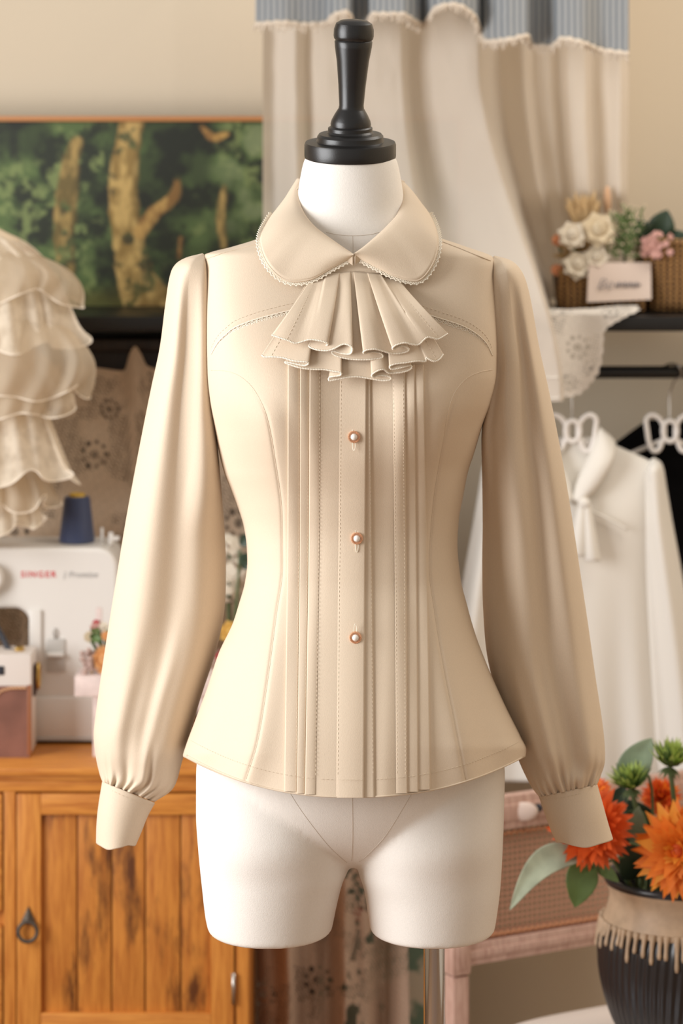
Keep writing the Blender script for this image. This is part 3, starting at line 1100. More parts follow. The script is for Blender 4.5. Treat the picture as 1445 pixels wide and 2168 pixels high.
def stroke(pts, c1, c2, edge=3.0):
    """A painted trunk: centre line with half-widths."""
    global col
    best = np.full(px.shape, 1e9); u = np.zeros(px.shape)
    cp = catmull(pts, 60)
    for a, c in zip(cp, cp[1:]):
        dx, dy = c.x - a.x, c.y - a.y
        t = np.clip(((px - a.x) * dx + (py - a.y) * dy) / (dx * dx + dy * dy + 1e-9), 0, 1)
        w = a.z + (c.z - a.z) * t
        d = np.hypot(px - a.x - dx * t, py - a.y - dy * t) - w
        s = (px - a.x - dx * t) / w
        u = np.where(d < best, s, u); best = np.minimum(best, d)
    best = best + (q2 - .5) * 9
    m = sstep(edge, -edge, best)
    bark = sstep(.35, .68, fbm(px * 1.8, py * .8, 26, 77, 4))
    c = cm(linv(c2) * np.ones(px.shape + (3,)), linv(c1), bark)
    c = cm(c, linv((66, 58, 30)), sstep(.35, 1.0, u) * .55)
    m = m * (1 - .85 * sstep(.60, .70, fbm(px, py, 34, 66, 4)))
    col = cm(col, c, m)


stroke([(163, 300, 12), (148, 350, 20), (141, 420, 24), (136, 500, 22), (140, 575, 18)], (176, 148, 88), (112, 96, 52))
stroke([(283, 250, 24), (272, 300, 26), (262, 380, 30), (264, 450, 32), (275, 530, 34), (290, 595, 42), (318, 648, 54)], (204, 172, 106), (150, 122, 66))
stroke([(295, 492, 15), (322, 455, 15), (352, 430, 14), (372, 408, 11), (376, 378, 6)], (196, 158, 92), (140, 104, 56))
stroke([(474, 395, 5), (468, 450, 10), (472, 520, 8)], (190, 160, 96), (130, 112, 66))
stroke([(382, 505, 5), (380, 545, 5)], (176, 132, 76), (120, 90, 50))
stroke([(425, 268, 5), (452, 292, 9), (480, 282, 5)], (196, 158, 88), (150, 110, 60))
stroke([(650, 300, 12), (640, 400, 16), (646, 560, 18)], (170, 146, 90), (110, 92, 52))
stroke([(820, 260, 14), (826, 420, 18), (818, 600, 22)], (186, 158, 98), (120, 98, 54))
stroke([(-120, 260, 20), (-110, 420, 26), (-126, 620, 32)], (176, 148, 90), (112, 90, 52))
m, nt, b_ = new_mat('oil_paint')
nt.links.new(attr_socket(m, 'paint', 'Color'), b_.inputs['Base Color'])
b_.inputs['Roughness'].default_value = .45
bump(nt, b_, noise(nt, coords(nt), 220, 3), .3, .001)
M['paint'] = m
PY = 1.352
pt = thing('painting', 'wide framed forest painting with pale tree trunks standing on the black shelf', 'painting', (P(270, 0, PY).x, PY, RSH))
X_, Y_, Z_ = PX(px, py, PY)
npgrid('canvas', X_, np.full(px.shape, PY), Z_, M['paint'], pt, color=col)
zt_, zb_ = P(0, 257, PY).z, RSH
xl_, xr_ = P(-432, 0, PY).x, P(968, 0, PY).x
M['gilt'] = plain('warm_frame_wood', (198, 136, 84), .4)
MB().box((xl_ - .008, PY - .012, zt_), (xr_ + .008, PY + .03, zt_ + .0085), .002).build('frame_rail', M['gilt'], pt, sharp=40)
MB().box((xl_ - .008, PY - .012, zb_), (xr_ + .008, PY + .03, P(0, 648, PY).z), .002).build('frame_rail', M['black_metal'], pt, sharp=40)  # bottom rail: the shade above the shelf is put into its black colour
for a in (xl_ - .008, xr_):
    MB().box((a, PY - .012, zb_), (a + .008, PY + .03, zt_ + .0085), .002).build('frame_stile', M['gilt'], pt, sharp=40)
MB().box((xl_, PY + .004, zb_ + .002), (xr_, PY + .022, zt_)).build('backing', M['dark_wood'], pt)

# ------------------------------------------------------------------ curtain with a striped valance
FOLD = [(556, .01), (580, .03), (625, -.012), (650, .03), (668, .012), (760, -.012), (848, -.03), (868, .032), (935, .004), (1012, -.045), (1034, .04), (1075, .012), (1108, -.012), (1128, .03), (1160, .018), (1186, .04), (1206, -.012), (1236, -.02), (1256, .03), (1285, .012), (1312, -.015), (1330, .02)]
n1, n2 = 150, 330
cr = np.linspace(0, 1, n1)[:, None] * np.ones((1, n2))
u0 = np.ones((n1, 1)) * np.linspace(556, 1330, n2)[None, :]
foldv = np.array([itp(FOLD, v) for v in u0[0]])
hem = np.array([lerp(850, 632, sm(1018, 1050, v)) for v in u0[0]])[None, :]
pyv = -230 + cr * (hem + 230)
wx = np.array([itp([(556, 0), (760, 30), (1012, 176), (1034, 160), (1130, 84), (1256, 20), (1330, -8)], v) for v in u0[0]])[None, :]
pxv = u0 + wx * sstep(120, 860, pyv) * (1 + 0 * pyv)
back = sstep(1010, 1060, u0)
yv = 1.20 - sstep(380, 690, pyv) * .155 * (1 - back) + back * .07 + foldv[None, :] * (.8 + .35 * sstep(0, 700, pyv)) * (1 - .4 * back * sstep(350, 600, pyv)) * .8
yv += (fbm(pxv, pyv * .35, 60, 91, 3) - .5) * .012
yv = np.minimum(yv, 1.33 + .07 * back * sstep(300, 600, pyv))
lowb = back * sstep(400, 520, pyv)
yv = yv * (1 - lowb) + (1.388 + (yv - 1.30) * .3) * lowb
yv = yv - .02 * (1 - back) * sstep(300, 650, pyv)
k_ = (DCAM + 1.2) / FPX
M['curtain'] = plain('cream_curtain', (230, 220, 207), .9, trans=.3, alpha=.86, bscale=500, bstr=.15)
cur = thing('curtain', 'cream translucent curtain hanging behind the dress form under a striped valance', 'curtain', (P(940, 0, 1.2).x, 1.2, P(0, 850, 1.2).z))
npgrid('curtain_panel', *PX(pxv, pyv, yv)[:1], yv, PX(pxv, pyv, yv)[2], M['curtain'], cur)
# hem band
n3 = 150
hx = np.linspace(556, 1012, n3)
ii = [int(round((v - 556) / (1330 - 556) * (n2 - 1))) for v in hx]
for rr in (846, 800):
    path = []
    for j in ii[::2]:
        i = int(np.argmin(np.abs(pyv[:, j] - rr)))
        path.append(P(pxv[i, j], pyv[i, j], yv[i, j] - .002))
    MB().tube(path, .0014, 5).build('hem_seam', M['trim'], cur)
VB = [(540, 50), (600, 46), (640, 50), (690, 47), (708, 30), (732, 24), (752, 50), (775, 48), (790, 28), (850, 28), (878, 44), (893, 50), (905, 40), (925, 14), (960, 8), (1000, 30), (1015, 62), (1030, 86), (1080, 82), (1115, 74), (1122, 95), (1168, 96), (1190, 80), (1230, 88), (1270, 104), (1328, 112)]
VF = [(540, 0), (600, -.01), (640, .0), (690, .005), (712, -.03), (735, -.03), (748, .03), (775, .02), (790, -.02), (850, -.025), (880, .0), (893, .03), (908, .01), (930, -.035), (965, -.035), (1000, -.02), (1018, .035), (1034, .01), (1080, -.02), (1112, -.02), (1122, .035), (1165, .03), (1182, -.01), (1230, -.022), (1270, .0), (1328, -.01)]
vx = np.linspace(541, 1330, 400)
vb = np.array([itp(VB, v) for v in vx]); vf = np.array([itp(VF, v) for v in vx])
tt = np.linspace(0, 1, 40)[:, None]
vpy = -240 + tt * (vb[None, :] + 240)
vY = 1.095 + vf[None, :] * (.5 + .5 * tt)
vpx = np.ones((40, 1)) * vx[None, :]
m, nt, b_ = new_mat('blue_grey_stripe')
wv = nt.nodes.new('ShaderNodeTexWave'); wv.bands_direction = 'X'; wv.inputs['Scale'].default_value = 34; wv.inputs['Distortion'].default_value = .6
nt.links.new(coords(nt), wv.inputs['Vector'])
nt.links.new(ramp(nt, wv.outputs['Fac'], [(.25, lin((120, 126, 132))), (.6, lin((160, 162, 162)))]), b_.inputs['Base Color'])
b_.inputs['Roughness'].default_value = .9
M['valance'] = m
val = npgrid('valance', PX(vpx, vpy, vY)[0], vY, PX(vpx, vpy, vY)[2], M['valance'], cur, mods=[('SOLIDIFY', dict(thickness=.002))])
M['fringe'] = plain('cream_fringe', (222, 208, 190), .95, bscale=200, bstr=.8, bdist=.004)
mb = MB()
path = even([P(a, c + 2, 1.093 + f) for a, c, f in zip(vx, vb, vf)], step=.004)
mb.tube(path, lambda i: .0042 + .0012 * math.sin(i * 1.7), 6)
for i in range(0, len(path), 2):
    p = path[i]
    d = Vector((rs.uniform(-.004, .004), rs.uniform(-.002, .002), -rs.uniform(.008, .016)))
    mb.tube([p, p + d * .6, p + d], lambda j: (.0026, .0022, .001)[j], 5)
mb.build('fringe', M['fringe'], val)
# the rod that carries both
MB().tube([P(520, -235, 1.13), P(1360, -235, 1.13)], .012, 12).build('curtain_rod', M['black_metal'], cur)
for pxr in (530, 1350):
    a = P(pxr, -235, 1.13)
    MB().tube([a, Vector((a.x, 1.452, a.z))], .006, 8).build('rod_bracket', M['black_metal'], cur)

# ------------------------------------------------------------------ crochet lace drape
def rosettes(px, py, cs):
    h = np.zeros(px.shape)
    for cx, cy, R in cs:
        for k in range(9):
            a = 2 * PI * k / 9
            h = np.maximum(h, sstep(1.2, .7, np.hypot(px - cx - R * math.cos(a), py - cy - R * math.sin(a) * 1.05) / (R * (.17 if k % 3 else .23))))
        h = np.maximum(h, sstep(1.2, .8, np.abs(np.hypot(px - cx, py - cy) - R * .22) / (R * .12)) * .8)
    return h


def lace_cover(px, py, cs, bars=()):
    z = fbm(px, py, 70, 5, 3)
    net = (.5 + .5 * np.sin(px * .66 + py * .2)) * (.5 + .5 * np.sin(py * .66 - px * .2))
    zone = sstep(.47, .53, z)
    c = 1 - zone * sstep(.25, .5, net) * .95 - (1 - zone) * sstep(.6, .8, net) * .35
    c = np.minimum(c, 1 - .95 * rosettes(px, py, cs))
    for bx, w in bars:
        c = np.where(np.abs(px - bx - 10 * np.sin(py / 160)) < w, np.maximum(c, .97), c)
    return np.clip(c, 0, 1)


def cover_mat(name, colr, rough=.9):
    m = plain(name, colr, rough, bscale=260, bstr=.5, bdist=.002)
    add_alpha(m, attr_socket(m, 'cover'))
    return m


M['crochet'] = cover_mat('beige_crochet', (204, 182, 158))
px, py = np.meshgrid(np.arange(-230, 620, 2.6), np.linspace(0, 1, 460))
top = np.array([itp([(-230, 735), (100, 770), (200, 778), (262, 785), (276, 745), (286, 733), (296, 745), (312, 775), (340, 782), (620, 790)], v) for v in px[0]])[None, :]
py = top + py * (2560 - top)
Yl = 1.205 + .016 * np.sin(px / 52 + fbm(px, py, 300, 3, 2) * 4) * sstep(760, 1100, py) + .02 * (fbm(px, py * .5, 90, 8, 3) - .5)
Yl -= .025 * np.exp(-((px - 286) / 26) ** 2) * np.exp(-((py - 733) / 150) ** 2)
rose = [(200, 962, 25), (232, 866, 18), (30, 1125, 26), (505, 1108, 26), (330, 900, 20), (60, 860, 20), (-60, 960, 28)] + [(rs.uniform(-150, 600), y, 28) for y in range(1250, 2500, 70)]
cov = lace_cover(px, py, rose, ((287, 7), (318, 3), (40, 5), (455, 6)))
cov = np.where(py - top < 12 + 5 * np.sin(px / 4.0), np.maximum(cov, .9), cov)
X_, _, Z_ = PX(px, py, Yl)
Z_ = np.maximum(Z_, .004)
tag(npgrid('lace_drape', X_, Yl, Z_, M['crochet'], None, cover=cov), 'beige crochet lace cloth with round openwork motifs draped behind the sewing machine', 'lace cloth')
# second lace length in folds beside the cabinet
M['crochet_b'] = cover_mat('taupe_lace', (196, 170, 148))
px, py = np.meshgrid(np.arange(538, 862, 2.4), np.arange(1000, 2660, 3.2))
Yl = 1.03 + .035 * np.sin((px - 505) / 22.0 + .6 * np.sin(py / 300)) * sstep(980, 1400, py) + .012 * np.sin(px / 9.0)
Yl += .02 * (fbm(px, py * .3, 60, 18, 3) - .5)
rose = [(552, 2105, 22), (668, 2075, 26), (668, 2240, 26), (552, 2230, 22)]
cov = lace_cover(px * 1.0, py, rose, ((610, 5), (700, 5)))
h = sstep(.52, .6, fbm(px * 1.6, py, 17, 44, 2)) * sstep(24, 16, np.abs(px - 752 - 18 * np.sin(py / 50)))
cov = np.clip(cov - h * .9, 0, 1)
X_, _, Z_ = PX(px + (py - 1840) * .02, py, Yl)
Z_ = np.maximum(Z_, .004)
tag(npgrid('lace_curtain', X_, Yl, Z_, M['crochet_b'], None, cover=cov), 'taupe lace length falling in folds beside the orange cabinet behind the legs of the form', 'lace cloth')

# floral bag at the foot of the lace
m, nt, b_ = new_mat('floral_cotton')
vo = nt.nodes.new('ShaderNodeTexVoronoi'); vo.inputs['Scale'].default_value = 16
nt.links.new(coords(nt), vo.inputs['Vector'])
c_ = mixc(nt, lin((196, 186, 166)), lin((108, 130, 112)), ramp(nt, noise(nt, coords(nt), 14, 3), [(.5, (0, 0, 0, 1)), (.56, (1, 1, 1, 1))]))
c_ = mixc(nt, lin((178, 52, 40)), c_, ramp(nt, vo.outputs['Distance'], [(.16, (0, 0, 0, 1)), (.2, (1, 1, 1, 1))]))
nt.links.new(c_, b_.inputs['Base Color']); b_.inputs['Roughness'].default_value = .9
M['floral'] = m
rows = []
bx = P(850, 0, 1.2).x
for i in range(30):
    t = i / 29
    z = .0 + .62 * t
    w_ = (.05 + .062 * math.sin(PI * min(1, .15 + t * .75)) ** .8) * (1 - .55 * sm(.8, 1, t))
    d_ = .04 * (1 - .7 * sm(.7, 1, t)) + .01
    rows.append([Vector((bx + w_ * math.cos(a) - .02 * t, 1.2 + d_ * math.sin(a), z)) for a in np.linspace(0, 2 * PI, 40, endpoint=False)])
fb = thing('fabric_bag', 'floral print cloth bag with red blossoms behind the chrome pole', 'bag', (bx, 1.2, 0))
mb = MB(); capped(mb, rows); mb.build('bag_body', M['floral'], fb)
MB().tube([(bx - .05, 1.2, .6), (bx - .06, 1.2, .68), (bx - .02, 1.2, .72), (bx + .02, 1.2, .68), (bx + .015, 1.2, .6)], .005, 8).build('bag_handle', M['floral'], fb)

# ------------------------------------------------------------------ orange cabinet
CY = .80


def cx_(p):
    return P(p, 0, CY).x


def cz_(p):
    return P(0, p, CY).z


cab = thing('cabinet', 'honey orange wooden cabinet with a plank door carrying the sewing machine', 'cabinet', ((cx_(20), 1.0, 0)))
CT = cz_(1622)
XL, XR = cx_(-520), cx_(526)
MB().box((XL, CY + .012, .05), (XR, 1.15, CT - .02), .002).build('carcass', M['orange_wood'], cab, sharp=40)
mb = MB().box((XL - .006, CY - .012, cz_(1640)), (XR + .006, 1.155, CT), .004)
mb.box((XL - .003, CY - .004, cz_(1652)), (XR + .003, 1.155, cz_(1640)), .003)
mb.build('top', M['orange_wood_h'], cab, sharp=40)
CYF = CY
fr = MB()
fr.box((XL, CYF, cz_(1676)), (XR, CYF + .014, cz_(1652)), .001)
fr.box((XL, CYF, .05), (XR, CYF + .014, cz_(2215)), .001)
MB().add(fr.v, fr.f).build('face_rail', M['orange_wood_h'], cab, sharp=40)
for a, c in ((8, 33), (498, 526), (-520, -492)):
    MB().box((cx_(a), CYF, cz_(2215)), (cx_(c), CYF + .014, cz_(1676)), .001).build('face_stile', M['orange_wood'], cab, sharp=40)
for a in (-500, 500):
    MB().box((cx_(a) - .018, CY + .02, 0), (cx_(a) + .018, CY + .06, .06)).build('foot', M['orange_wood'], cab)
    MB().box((cx_(a) - .018, 1.09, 0), (cx_(a) + .018, 1.13, .06)).build('foot', M['orange_wood'], cab)


def ring_pull(px, py, parent):
    c = P(px, py, CY - .004)
    k = (DCAM + CY) / FPX
    o = MB().lathe([(.0005, -.004), (4 * k, -.004), (7 * k, 0), (.0005, .004)], c + Vector((0, 0, 8 * k)), 16, tilt=Matrix.Rotation(PI / 2, 3, 'X'))
    o.add([c + Vector((x * k, y, z * k)) for x, y, z in ((0, -.003, 36), (-15, -.003, 4), (0, -.008, 2), (15, -.003, 4), (-12, .003, 2), (12, .003, 2), (0, .003, 36))], [(0, 1, 2), (0, 2, 3), (6, 4, 1, 0), (6, 0, 3, 5), (1, 4, 5, 3, 2)])
    o.tube([c + Vector((20 * k * math.sin(a), -.010 - .002 * math.cos(a), (-14 - 20 * math.cos(a)) * k)) for a in np.linspace(0, 2 * PI, 36, endpoint=False)], 4.2 * k, 10, closed=True)
    o.build('ring_pull', M['iron'], parent, sharp=40)


dr = bpy.data.objects.new('door', None); COL.objects.link(dr); dr.parent = cab; dr.empty_display_size = .05
for lo, hi in (((36, 2208), (87, 1680)), ((446, 2208), (495, 1680))):
    MB().box((cx_(lo[0]), CY - .004, cz_(lo[1])), (cx_(hi[0]), CY + .011, cz_(hi[1])), .0015).build('door_stile', M['orange_wood'], dr, sharp=40)
for lo, hi in (((87, 1724), (446, 1680)), ((87, 2208), (446, 2144))):
    MB().box((cx_(lo[0]), CY - .004, cz_(lo[1])), (cx_(hi[0]), CY + .011, cz_(hi[1])), .0015).build('door_rail', M['orange_wood_h'], dr, sharp=40)
mb = MB()
for a, c in ((86, 161), (164, 234), (237, 305), (308, 380), (383, 447)):
    mb.box((cx_(a), CY + .005, cz_(2146)), (cx_(c), CY + .012, cz_(1722)), .0012)
mb.build('plank_panel', M['panel_wood'], dr, sharp=40)
ring_pull(60, 1955, dr)
for hy in (1740, 2093):
    a = P(494, hy, CY - .005)
    MB().tube([a + Vector((0, 0, .022)), a - Vector((0, 0, .022))], .0030, 10).build('hinge', M['steel'], dr)
for y0, y1 in ((1930, 1680), (2208, 1960)):
    d = MB().box((cx_(-489), CY - .003, cz_(y0)), (cx_(5), CY + .011, cz_(y1)), .002).build('drawer', M['orange_wood_h'], cab, sharp=40)
    MB().box((cx_(-445), CY - .006, cz_(y0 - 40)), (cx_(-40), CY - .002, cz_(y1 + 40)), .002).build('drawer_panel', M['panel_wood'], d, sharp=40)
    ring_pull(-240, (y0 + y1) / 2, d)

# ------------------------------------------------------------------ sewing machine
SY = .955
sx = lambda p: P(p, 0, SY).x
sz = lambda p: P(0, p, SY).z
sew = thing('sewing_machine', 'white sewing machine with red lettering standing on the orange cabinet', 'sewing machine', (sx(0), SY + .07, CT))


def rc(cx, cy, r, a0, a1, n=8):
    return [(cx + r * math.cos(math.radians(a0 + (a1 - a0) * k / n)), cy + r * math.sin(math.radians(a0 + (a1 - a0) * k / n))) for k in range(n + 1)]


poly = rc(205, 1205, 45, -90, 0) + [(250, 1480), (62, 1480)] + rc(30, 1320, 32, 0, -90)[0:] + rc(-140, 1320, 32, -90, -180) + [(-172, 1410)] + [(-330, 1410)] + rc(-285, 1205, 45, 180, 270)
MB().prism([(sx(a), sz(c)) for a, c in poly], SY, SY + .125).build('body', M['white_plastic'], sew, sharp=35, mods=[('BEVEL', dict(width=.006, segments=3, limit_method='ANGLE', angle_limit=.9))])
bz = CT
MB().box((sx(-330), SY - .004, bz + .007), (sx(250), SY + .13, sz(1474)), .006).build('base', M['white_plastic'], sew, sharp=40)
MB().box((sx(-322), SY + .004, bz), (sx(243), SY + .12, bz + .010), .002).build('foot', M['black_metal'], sew)
MB().box((sx(-326), SY - .0055, sz(1567)), (sx(246), SY - .003, sz(1560)), .0005).build('base_line', M['grey_plastic'], sew)
MB().lathe([(.001, .022), (.020, .022), (.0235, .018), (.0235, .0), (.001, .0)], (sx(-24), SY, sz(1222)), 40, tilt=Matrix.Rotation(PI / 2, 3, 'X')).build('dial', M['white_plastic'], sew, sharp=40)
MB().box((sx(98), SY - .003, sz(1422)), (sx(138), SY + .002, sz(1352)), .002).build('lever_plate', M['grey_plastic'], sew, sharp=40)
MB().box((sx(100), SY - .012, sz(1388)), (sx(136), SY - .002, sz(1380)), .002).build('reverse_lever', M['white_plastic'], sew, sharp=40)
MB().tube([P(116, 1352, SY - .002), P(113, 1338, SY - .002), P(117, 1330, SY - .002), P(122, 1338, SY - .002), P(120, 1352, SY - .002)], .0008, 5).build('thread_hook', M['steel'], sew)
MB().box((sx(62), SY - .006, sz(1420)), (sx(88), SY, sz(1290)), .003).build('column_edge', M['white_plastic'], sew, sharp=40)
mtop = sz(1160)
MB().tube([(sx(209), SY + .06, mtop - .004), (sx(209), SY + .06, mtop + .022)], .0022, 10).build('spool_pin', M['white_plastic'], sew)
MB().box((sx(224), SY + .05, mtop - .004), (sx(234), SY + .06, mtop + .016), .002).box((sx(232), SY + .05, mtop + .004), (sx(247), SY + .058, mtop + .010), .001).build('thread_guide', M['white_plastic'], sew)


def lettering(name, txt, loc, size, mat, parent, spacing=1.0, shear=0.0, rotz=0, bold=0.0):
    cu = bpy.data.curves.new(name, 'FONT')
    cu.body = txt; cu.size = size; cu.space_character = spacing; cu.extrude = .0003; cu.shear = shear; cu.offset = bold
    o = bpy.data.objects.new(name, cu); COL.objects.link(o)
    o.rotation_euler = (PI / 2, 0, rotz)
    dg = bpy.context.evaluated_depsgraph_get()
    me = bpy.data.meshes.new_from_object(o.evaluated_get(dg))
    bpy.data.objects.remove(o)
    me.materials.clear(); me.materials.append(mat)
    me.transform(Matrix.Rotation(rotz, 4, 'Z') @ Matrix.Rotation(PI / 2, 4, 'X'))
    o = bpy.data.objects.new(name, me); COL.objects.link(o)
    o.parent = parent
    o.location = Vector(loc) - origin(parent)
    return o


lettering('red_lettering', 'SINGER', P(44, 1222, SY - .0006), .0128, M['red_ink'], sew, 1.3, bold=.00012)
lettering('grey_lettering', '| Promise', P(134, 1222, SY - .0006), .0125, M['grey_ink'], sew, 1.05, .2)

# thread cone on the machine
tc = thing('thread_cone', 'navy blue cone of sewing thread on top of the sewing machine', 'thread', (sx(163), SY + .06, mtop))
kk = (DCAM + SY + .06) / FPX
MB().lathe([(.001, .001), (37 * kk, .001), (38 * kk, .004), (27.5 * kk, 94 * kk), (25 * kk, 97 * kk), (8 * kk, 98 * kk)], (P(163, 0, SY + .06).x, SY + .06, mtop), 40).build('thread', M['navy_thread'], tc, sharp=50)
MB().lathe([(.001, 90 * kk), (19 * kk, 94 * kk), (16 * kk, 103 * kk), (12 * kk, 104 * kk), (9 * kk, 100 * kk), (.001, 99 * kk)], (P(163, 0, SY + .06).x, SY + .06, mtop), 30).build('cone_tip', M['yellow'], tc, sharp=40)

# ------------------------------------------------------------------ small white box bag
GY = .862
gx = lambda p: P(p, 0, GY).x
gz = lambda p: P(0, p, GY).z
bag = thing('box_bag', 'small white box bag with a stitched brown leather front beside the sewing machine', 'bag', (gx(-40), GY + .04, CT))
gt = gz(1386)
MB().box((gx(-150), GY, CT + .002), (gx(66), GY + .075, gt), .004).build('box', M['bag_cloth'], bag, sharp=40)
poly = [(63, 1608), (63, 1452), (20, 1452)] + rc(0, 1474, 22, -90, -150, 5) + [(-40, 1510), (-146, 1520), (-146, 1608)]
MB().prism([(gx(a), gz(c)) for a, c in poly], GY - .005, GY + .001).build('leather_front', M['leather'], bag, sharp=35)
MB().box((gx(58), GY - .0056, CT + .003), (gx(66.5), GY + .004, gz(1450)), .002).build('leather_edge', plain('tan_leather_edge', (150, 92, 56), .5), bag, sharp=40)
mb = MB()
pts = even([P(a, c, GY - .0055) for a, c in ((56, 1457), (22, 1458), (4, 1463), (-14, 1480), (-36, 1508))], step=.0052)
for a, c in zip(pts[::1], pts[1::1]):
    d = c - a
    mb.tube([a + d * .1 + Vector((0, 0, -.001)), a + d * .5 + Vector((0, -.001, .0005)), a + d * .95 + Vector((0, 0, .0022))], .0017, 5)
mb.build('stitching', M['tan_thread'], bag)
MB().box((gx(-12), GY - .002, gz(1429)), (gx(9), GY + .001, gz(1410)), .002).build('slot', M['dark_strap'], bag)
MB().box((gx(66) - .001, GY + .02, gz(1480)), (gx(66) + .004, GY + .05, gz(1415)), .002).build('clasp_tab', plain('dark_brown_leather', (74, 50, 42), .5), bag)
MB().tube([(gx(66) + .007, GY + .035 + .012 * math.sin(a), gz(1440) + .018 * math.cos(a)) for a in np.linspace(0, 2 * PI, 24, endpoint=False)], .0025, 8, closed=True).build('clasp_ring', M['brass'], bag)
MB().tube(catmull([P(-148, 1383, GY + .04), P(-130, 1300, GY + .05), P(-50, 1268, GY + .055), P(0, 1340, GY + .05), P(20, 1376, GY + .045), P(50, 1382, GY + .04)], 30), .0042, 8, flat=.6).build('strap', M['dark_strap'], bag)
MB().box((gx(28), GY + .025, gt - .001), (gx(46), GY + .045, gt + .006), .002).build('strap_ring', M['brass'], bag)

# ------------------------------------------------------------------ flowers
M['leaf_dark'] = plain('dark_leaf', (44, 62, 44), .5, var=.15)
M['leaf_grey'] = plain('sage_leaf', (128, 146, 120), .6, var=.22, vscale=30)
M['leaf_pale'] = plain('pale_sage_leaf', (168, 178, 156), .6, var=.2, vscale=40)
M['leaf_mid'] = plain('green_leaf', (92, 116, 62), .55, var=.2)
M['stem'] = plain('green_stem', (86, 100, 60), .6)
M['dry'] = plain('dried_straw', (206, 176, 130), .9, var=.15)
M['white_petal'] = plain('ivory_petal', (236, 226, 208), .7, trans=.2)
M['cream_petal'] = plain('cream_petal', (224, 208, 178), .7, trans=.2)
M['peach_petal'] = plain('peach_petal', (232, 172, 112), .7, trans=.2)
M['pink_petal'] = plain('pink_petal', (206, 158, 148), .7, trans=.2)
M['red_petal'] = plain('red_petal', (186, 62, 70), .7)
M['yellow_petal'] = plain('yellow_petal', (228, 186, 98), .7, trans=.2)
M['orange_petal'] = plain('orange_petal', (242, 132, 36), .6, var=.12, trans=.25)
M['rust_petal'] = plain('rust_petal', (226, 96, 34), .6, var=.15, trans=.2)
M['amber_petal'] = plain('amber_petal', (244, 160, 52), .6, var=.12, trans=.25)
M['green_petal'] = plain('lime_petal', (178, 198, 104), .6, var=.2, trans=.2)


def frame_to(d):
    d = Vector(d).normalized()
    return d.to_track_quat('Z', 'Y').to_matrix()


def petal(mb, c, R, az, el, L, W, r0=0.0, cup=.25, m=0, n=5, pointed=.5):
    """One petal growing outward at azimuth az with elevation el in the frame R."""
    rows = []
    for i in range(n):
        t = i / (n - 1)
        w = W * (math.sin(PI * min(1, .12 + .88 * t)) ** .6 * (1 - t ** 4) + .12 * (1 - t)) * (1 if pointed < .3 else (1 - .25 * t))
        rr = r0 + L * t
        e = el - cup * t * 1.2
        row = []
        for s in (-1, 0, 1):
            p = Vector((rr * math.cos(e), s * w, rr * math.sin(e) + (abs(s) * cup * w * .8)))
            p = Matrix.Rotation(az, 3, 'Z') @ p
            row.append(c + R @ p)
        rows.append(row)
    mb.grid(rows, m=m)


def rose(name, label, px, py, Y, rpx, mat, group=None, stem_to=None, face=(0, -1, .35), cat='flower'):
    k = (DCAM + Y) / FPX
    c = P(px, py, Y); r = rpx * k
    t = thing(name, label, cat, c, group)
    mb = MB()
    R = frame_to(face)
    for layer, (el, L, W, n) in enumerate(((1.35, .55, .34, 4), (1.05, .75, .46, 5), (.68, .92, .55, 6), (.3, 1.0, .58, 7))):
        for i in range(n):
            petal(mb, c - R @ Vector((0, 0, .35 * r)), R, 2 * PI * (i + .37 * layer) / n, el + rs.uniform(-.08, .08), L * r, W * r, .06 * r, -.32 if layer < 2 else .1, pointed=0, n=7)
    mb.ball(c - R @ Vector((0, 0, .05 * r)), .42 * r, 10, 8)
    mb.build('petals', mat, t, fixn=False)
    if stem_to is not None:
        MB().tube(catmull([c - R @ Vector((0, 0, .4 * r)), c.lerp(stem_to, .5) + Vector((0, .01, 0)), stem_to], 12), .0025, 6).build('stem', M['stem'], t)
    return t


def mum(name, label, px, py, Y, rpx, mats, face, stem_to, layers, cmat=None, group=None):
    k = (DCAM + Y) / FPX
    c = P(px, py, Y); r = rpx * k
    t = thing(name, label, 'flower', c, group)
    R = frame_to(face)
    mb = MB()
    for (n, el, L, W, cup) in layers:
        for i in range(n):
            petal(mb, c + R @ Vector((0, 0, .0)), R, 2 * PI * (i + rs.random() * .6) / n, el + rs.uniform(-.1, .1), L * r * rs.uniform(.88, 1.06), W * r, .04 * r, cup, m=rs.choice([0, 0, 1]), n=6)
    mb.build('flower_head', mats, t, fixn=False)
    if cmat is not None:
        MB().ball(c + R @ Vector((0, 0, .1 * r)), .2 * r, 12, 8).build('flower_centre', cmat, t)
    mb = MB()
    for i in range(12):
        petal(mb, c - R @ Vector((0, 0, .05 * r)), R, 2 * PI * i / 12, -.35, .5 * r, .09 * r, .02 * r, .2)
    mb.build('calyx', M['stem'], t, fixn=False)
    MB().tube(catmull([c - R @ Vector((0, 0, .05 * r)), c.lerp(stem_to, .55) - R @ Vector((0, 0, .02)), stem_to], 14), .0035, 7).build('stem', M['stem'], t)
    return t


def leaf_mesh(mb, base, tip, width, sag=.0, lobes=0, n=14, nrm=Vector((0, -1, .3)), bend=None):
    base = Vector(base); tip = Vector(tip)
    ax = tip - base
    side = ax.cross(nrm).normalized()
    up = side.cross(ax).normalized()
    rows = []
    for i in range(n):
        t = i / (n - 1)
        w = width * (math.sin(PI * t ** .8) ** .8)
        if lobes:
            w *= 1 + .35 * math.sin(lobes * 2 * PI * t)
        c = base + ax * t + up * (sag * math.sin(PI * t))
        if bend is not None:
            c = c + Vector(bend) * math.sin(PI * t)
        rows.append([c + side * (w * s) + up * (abs(s) * w * .25) for s in (-1, -.5, 0, .5, 1)])
    mb.grid(rows)


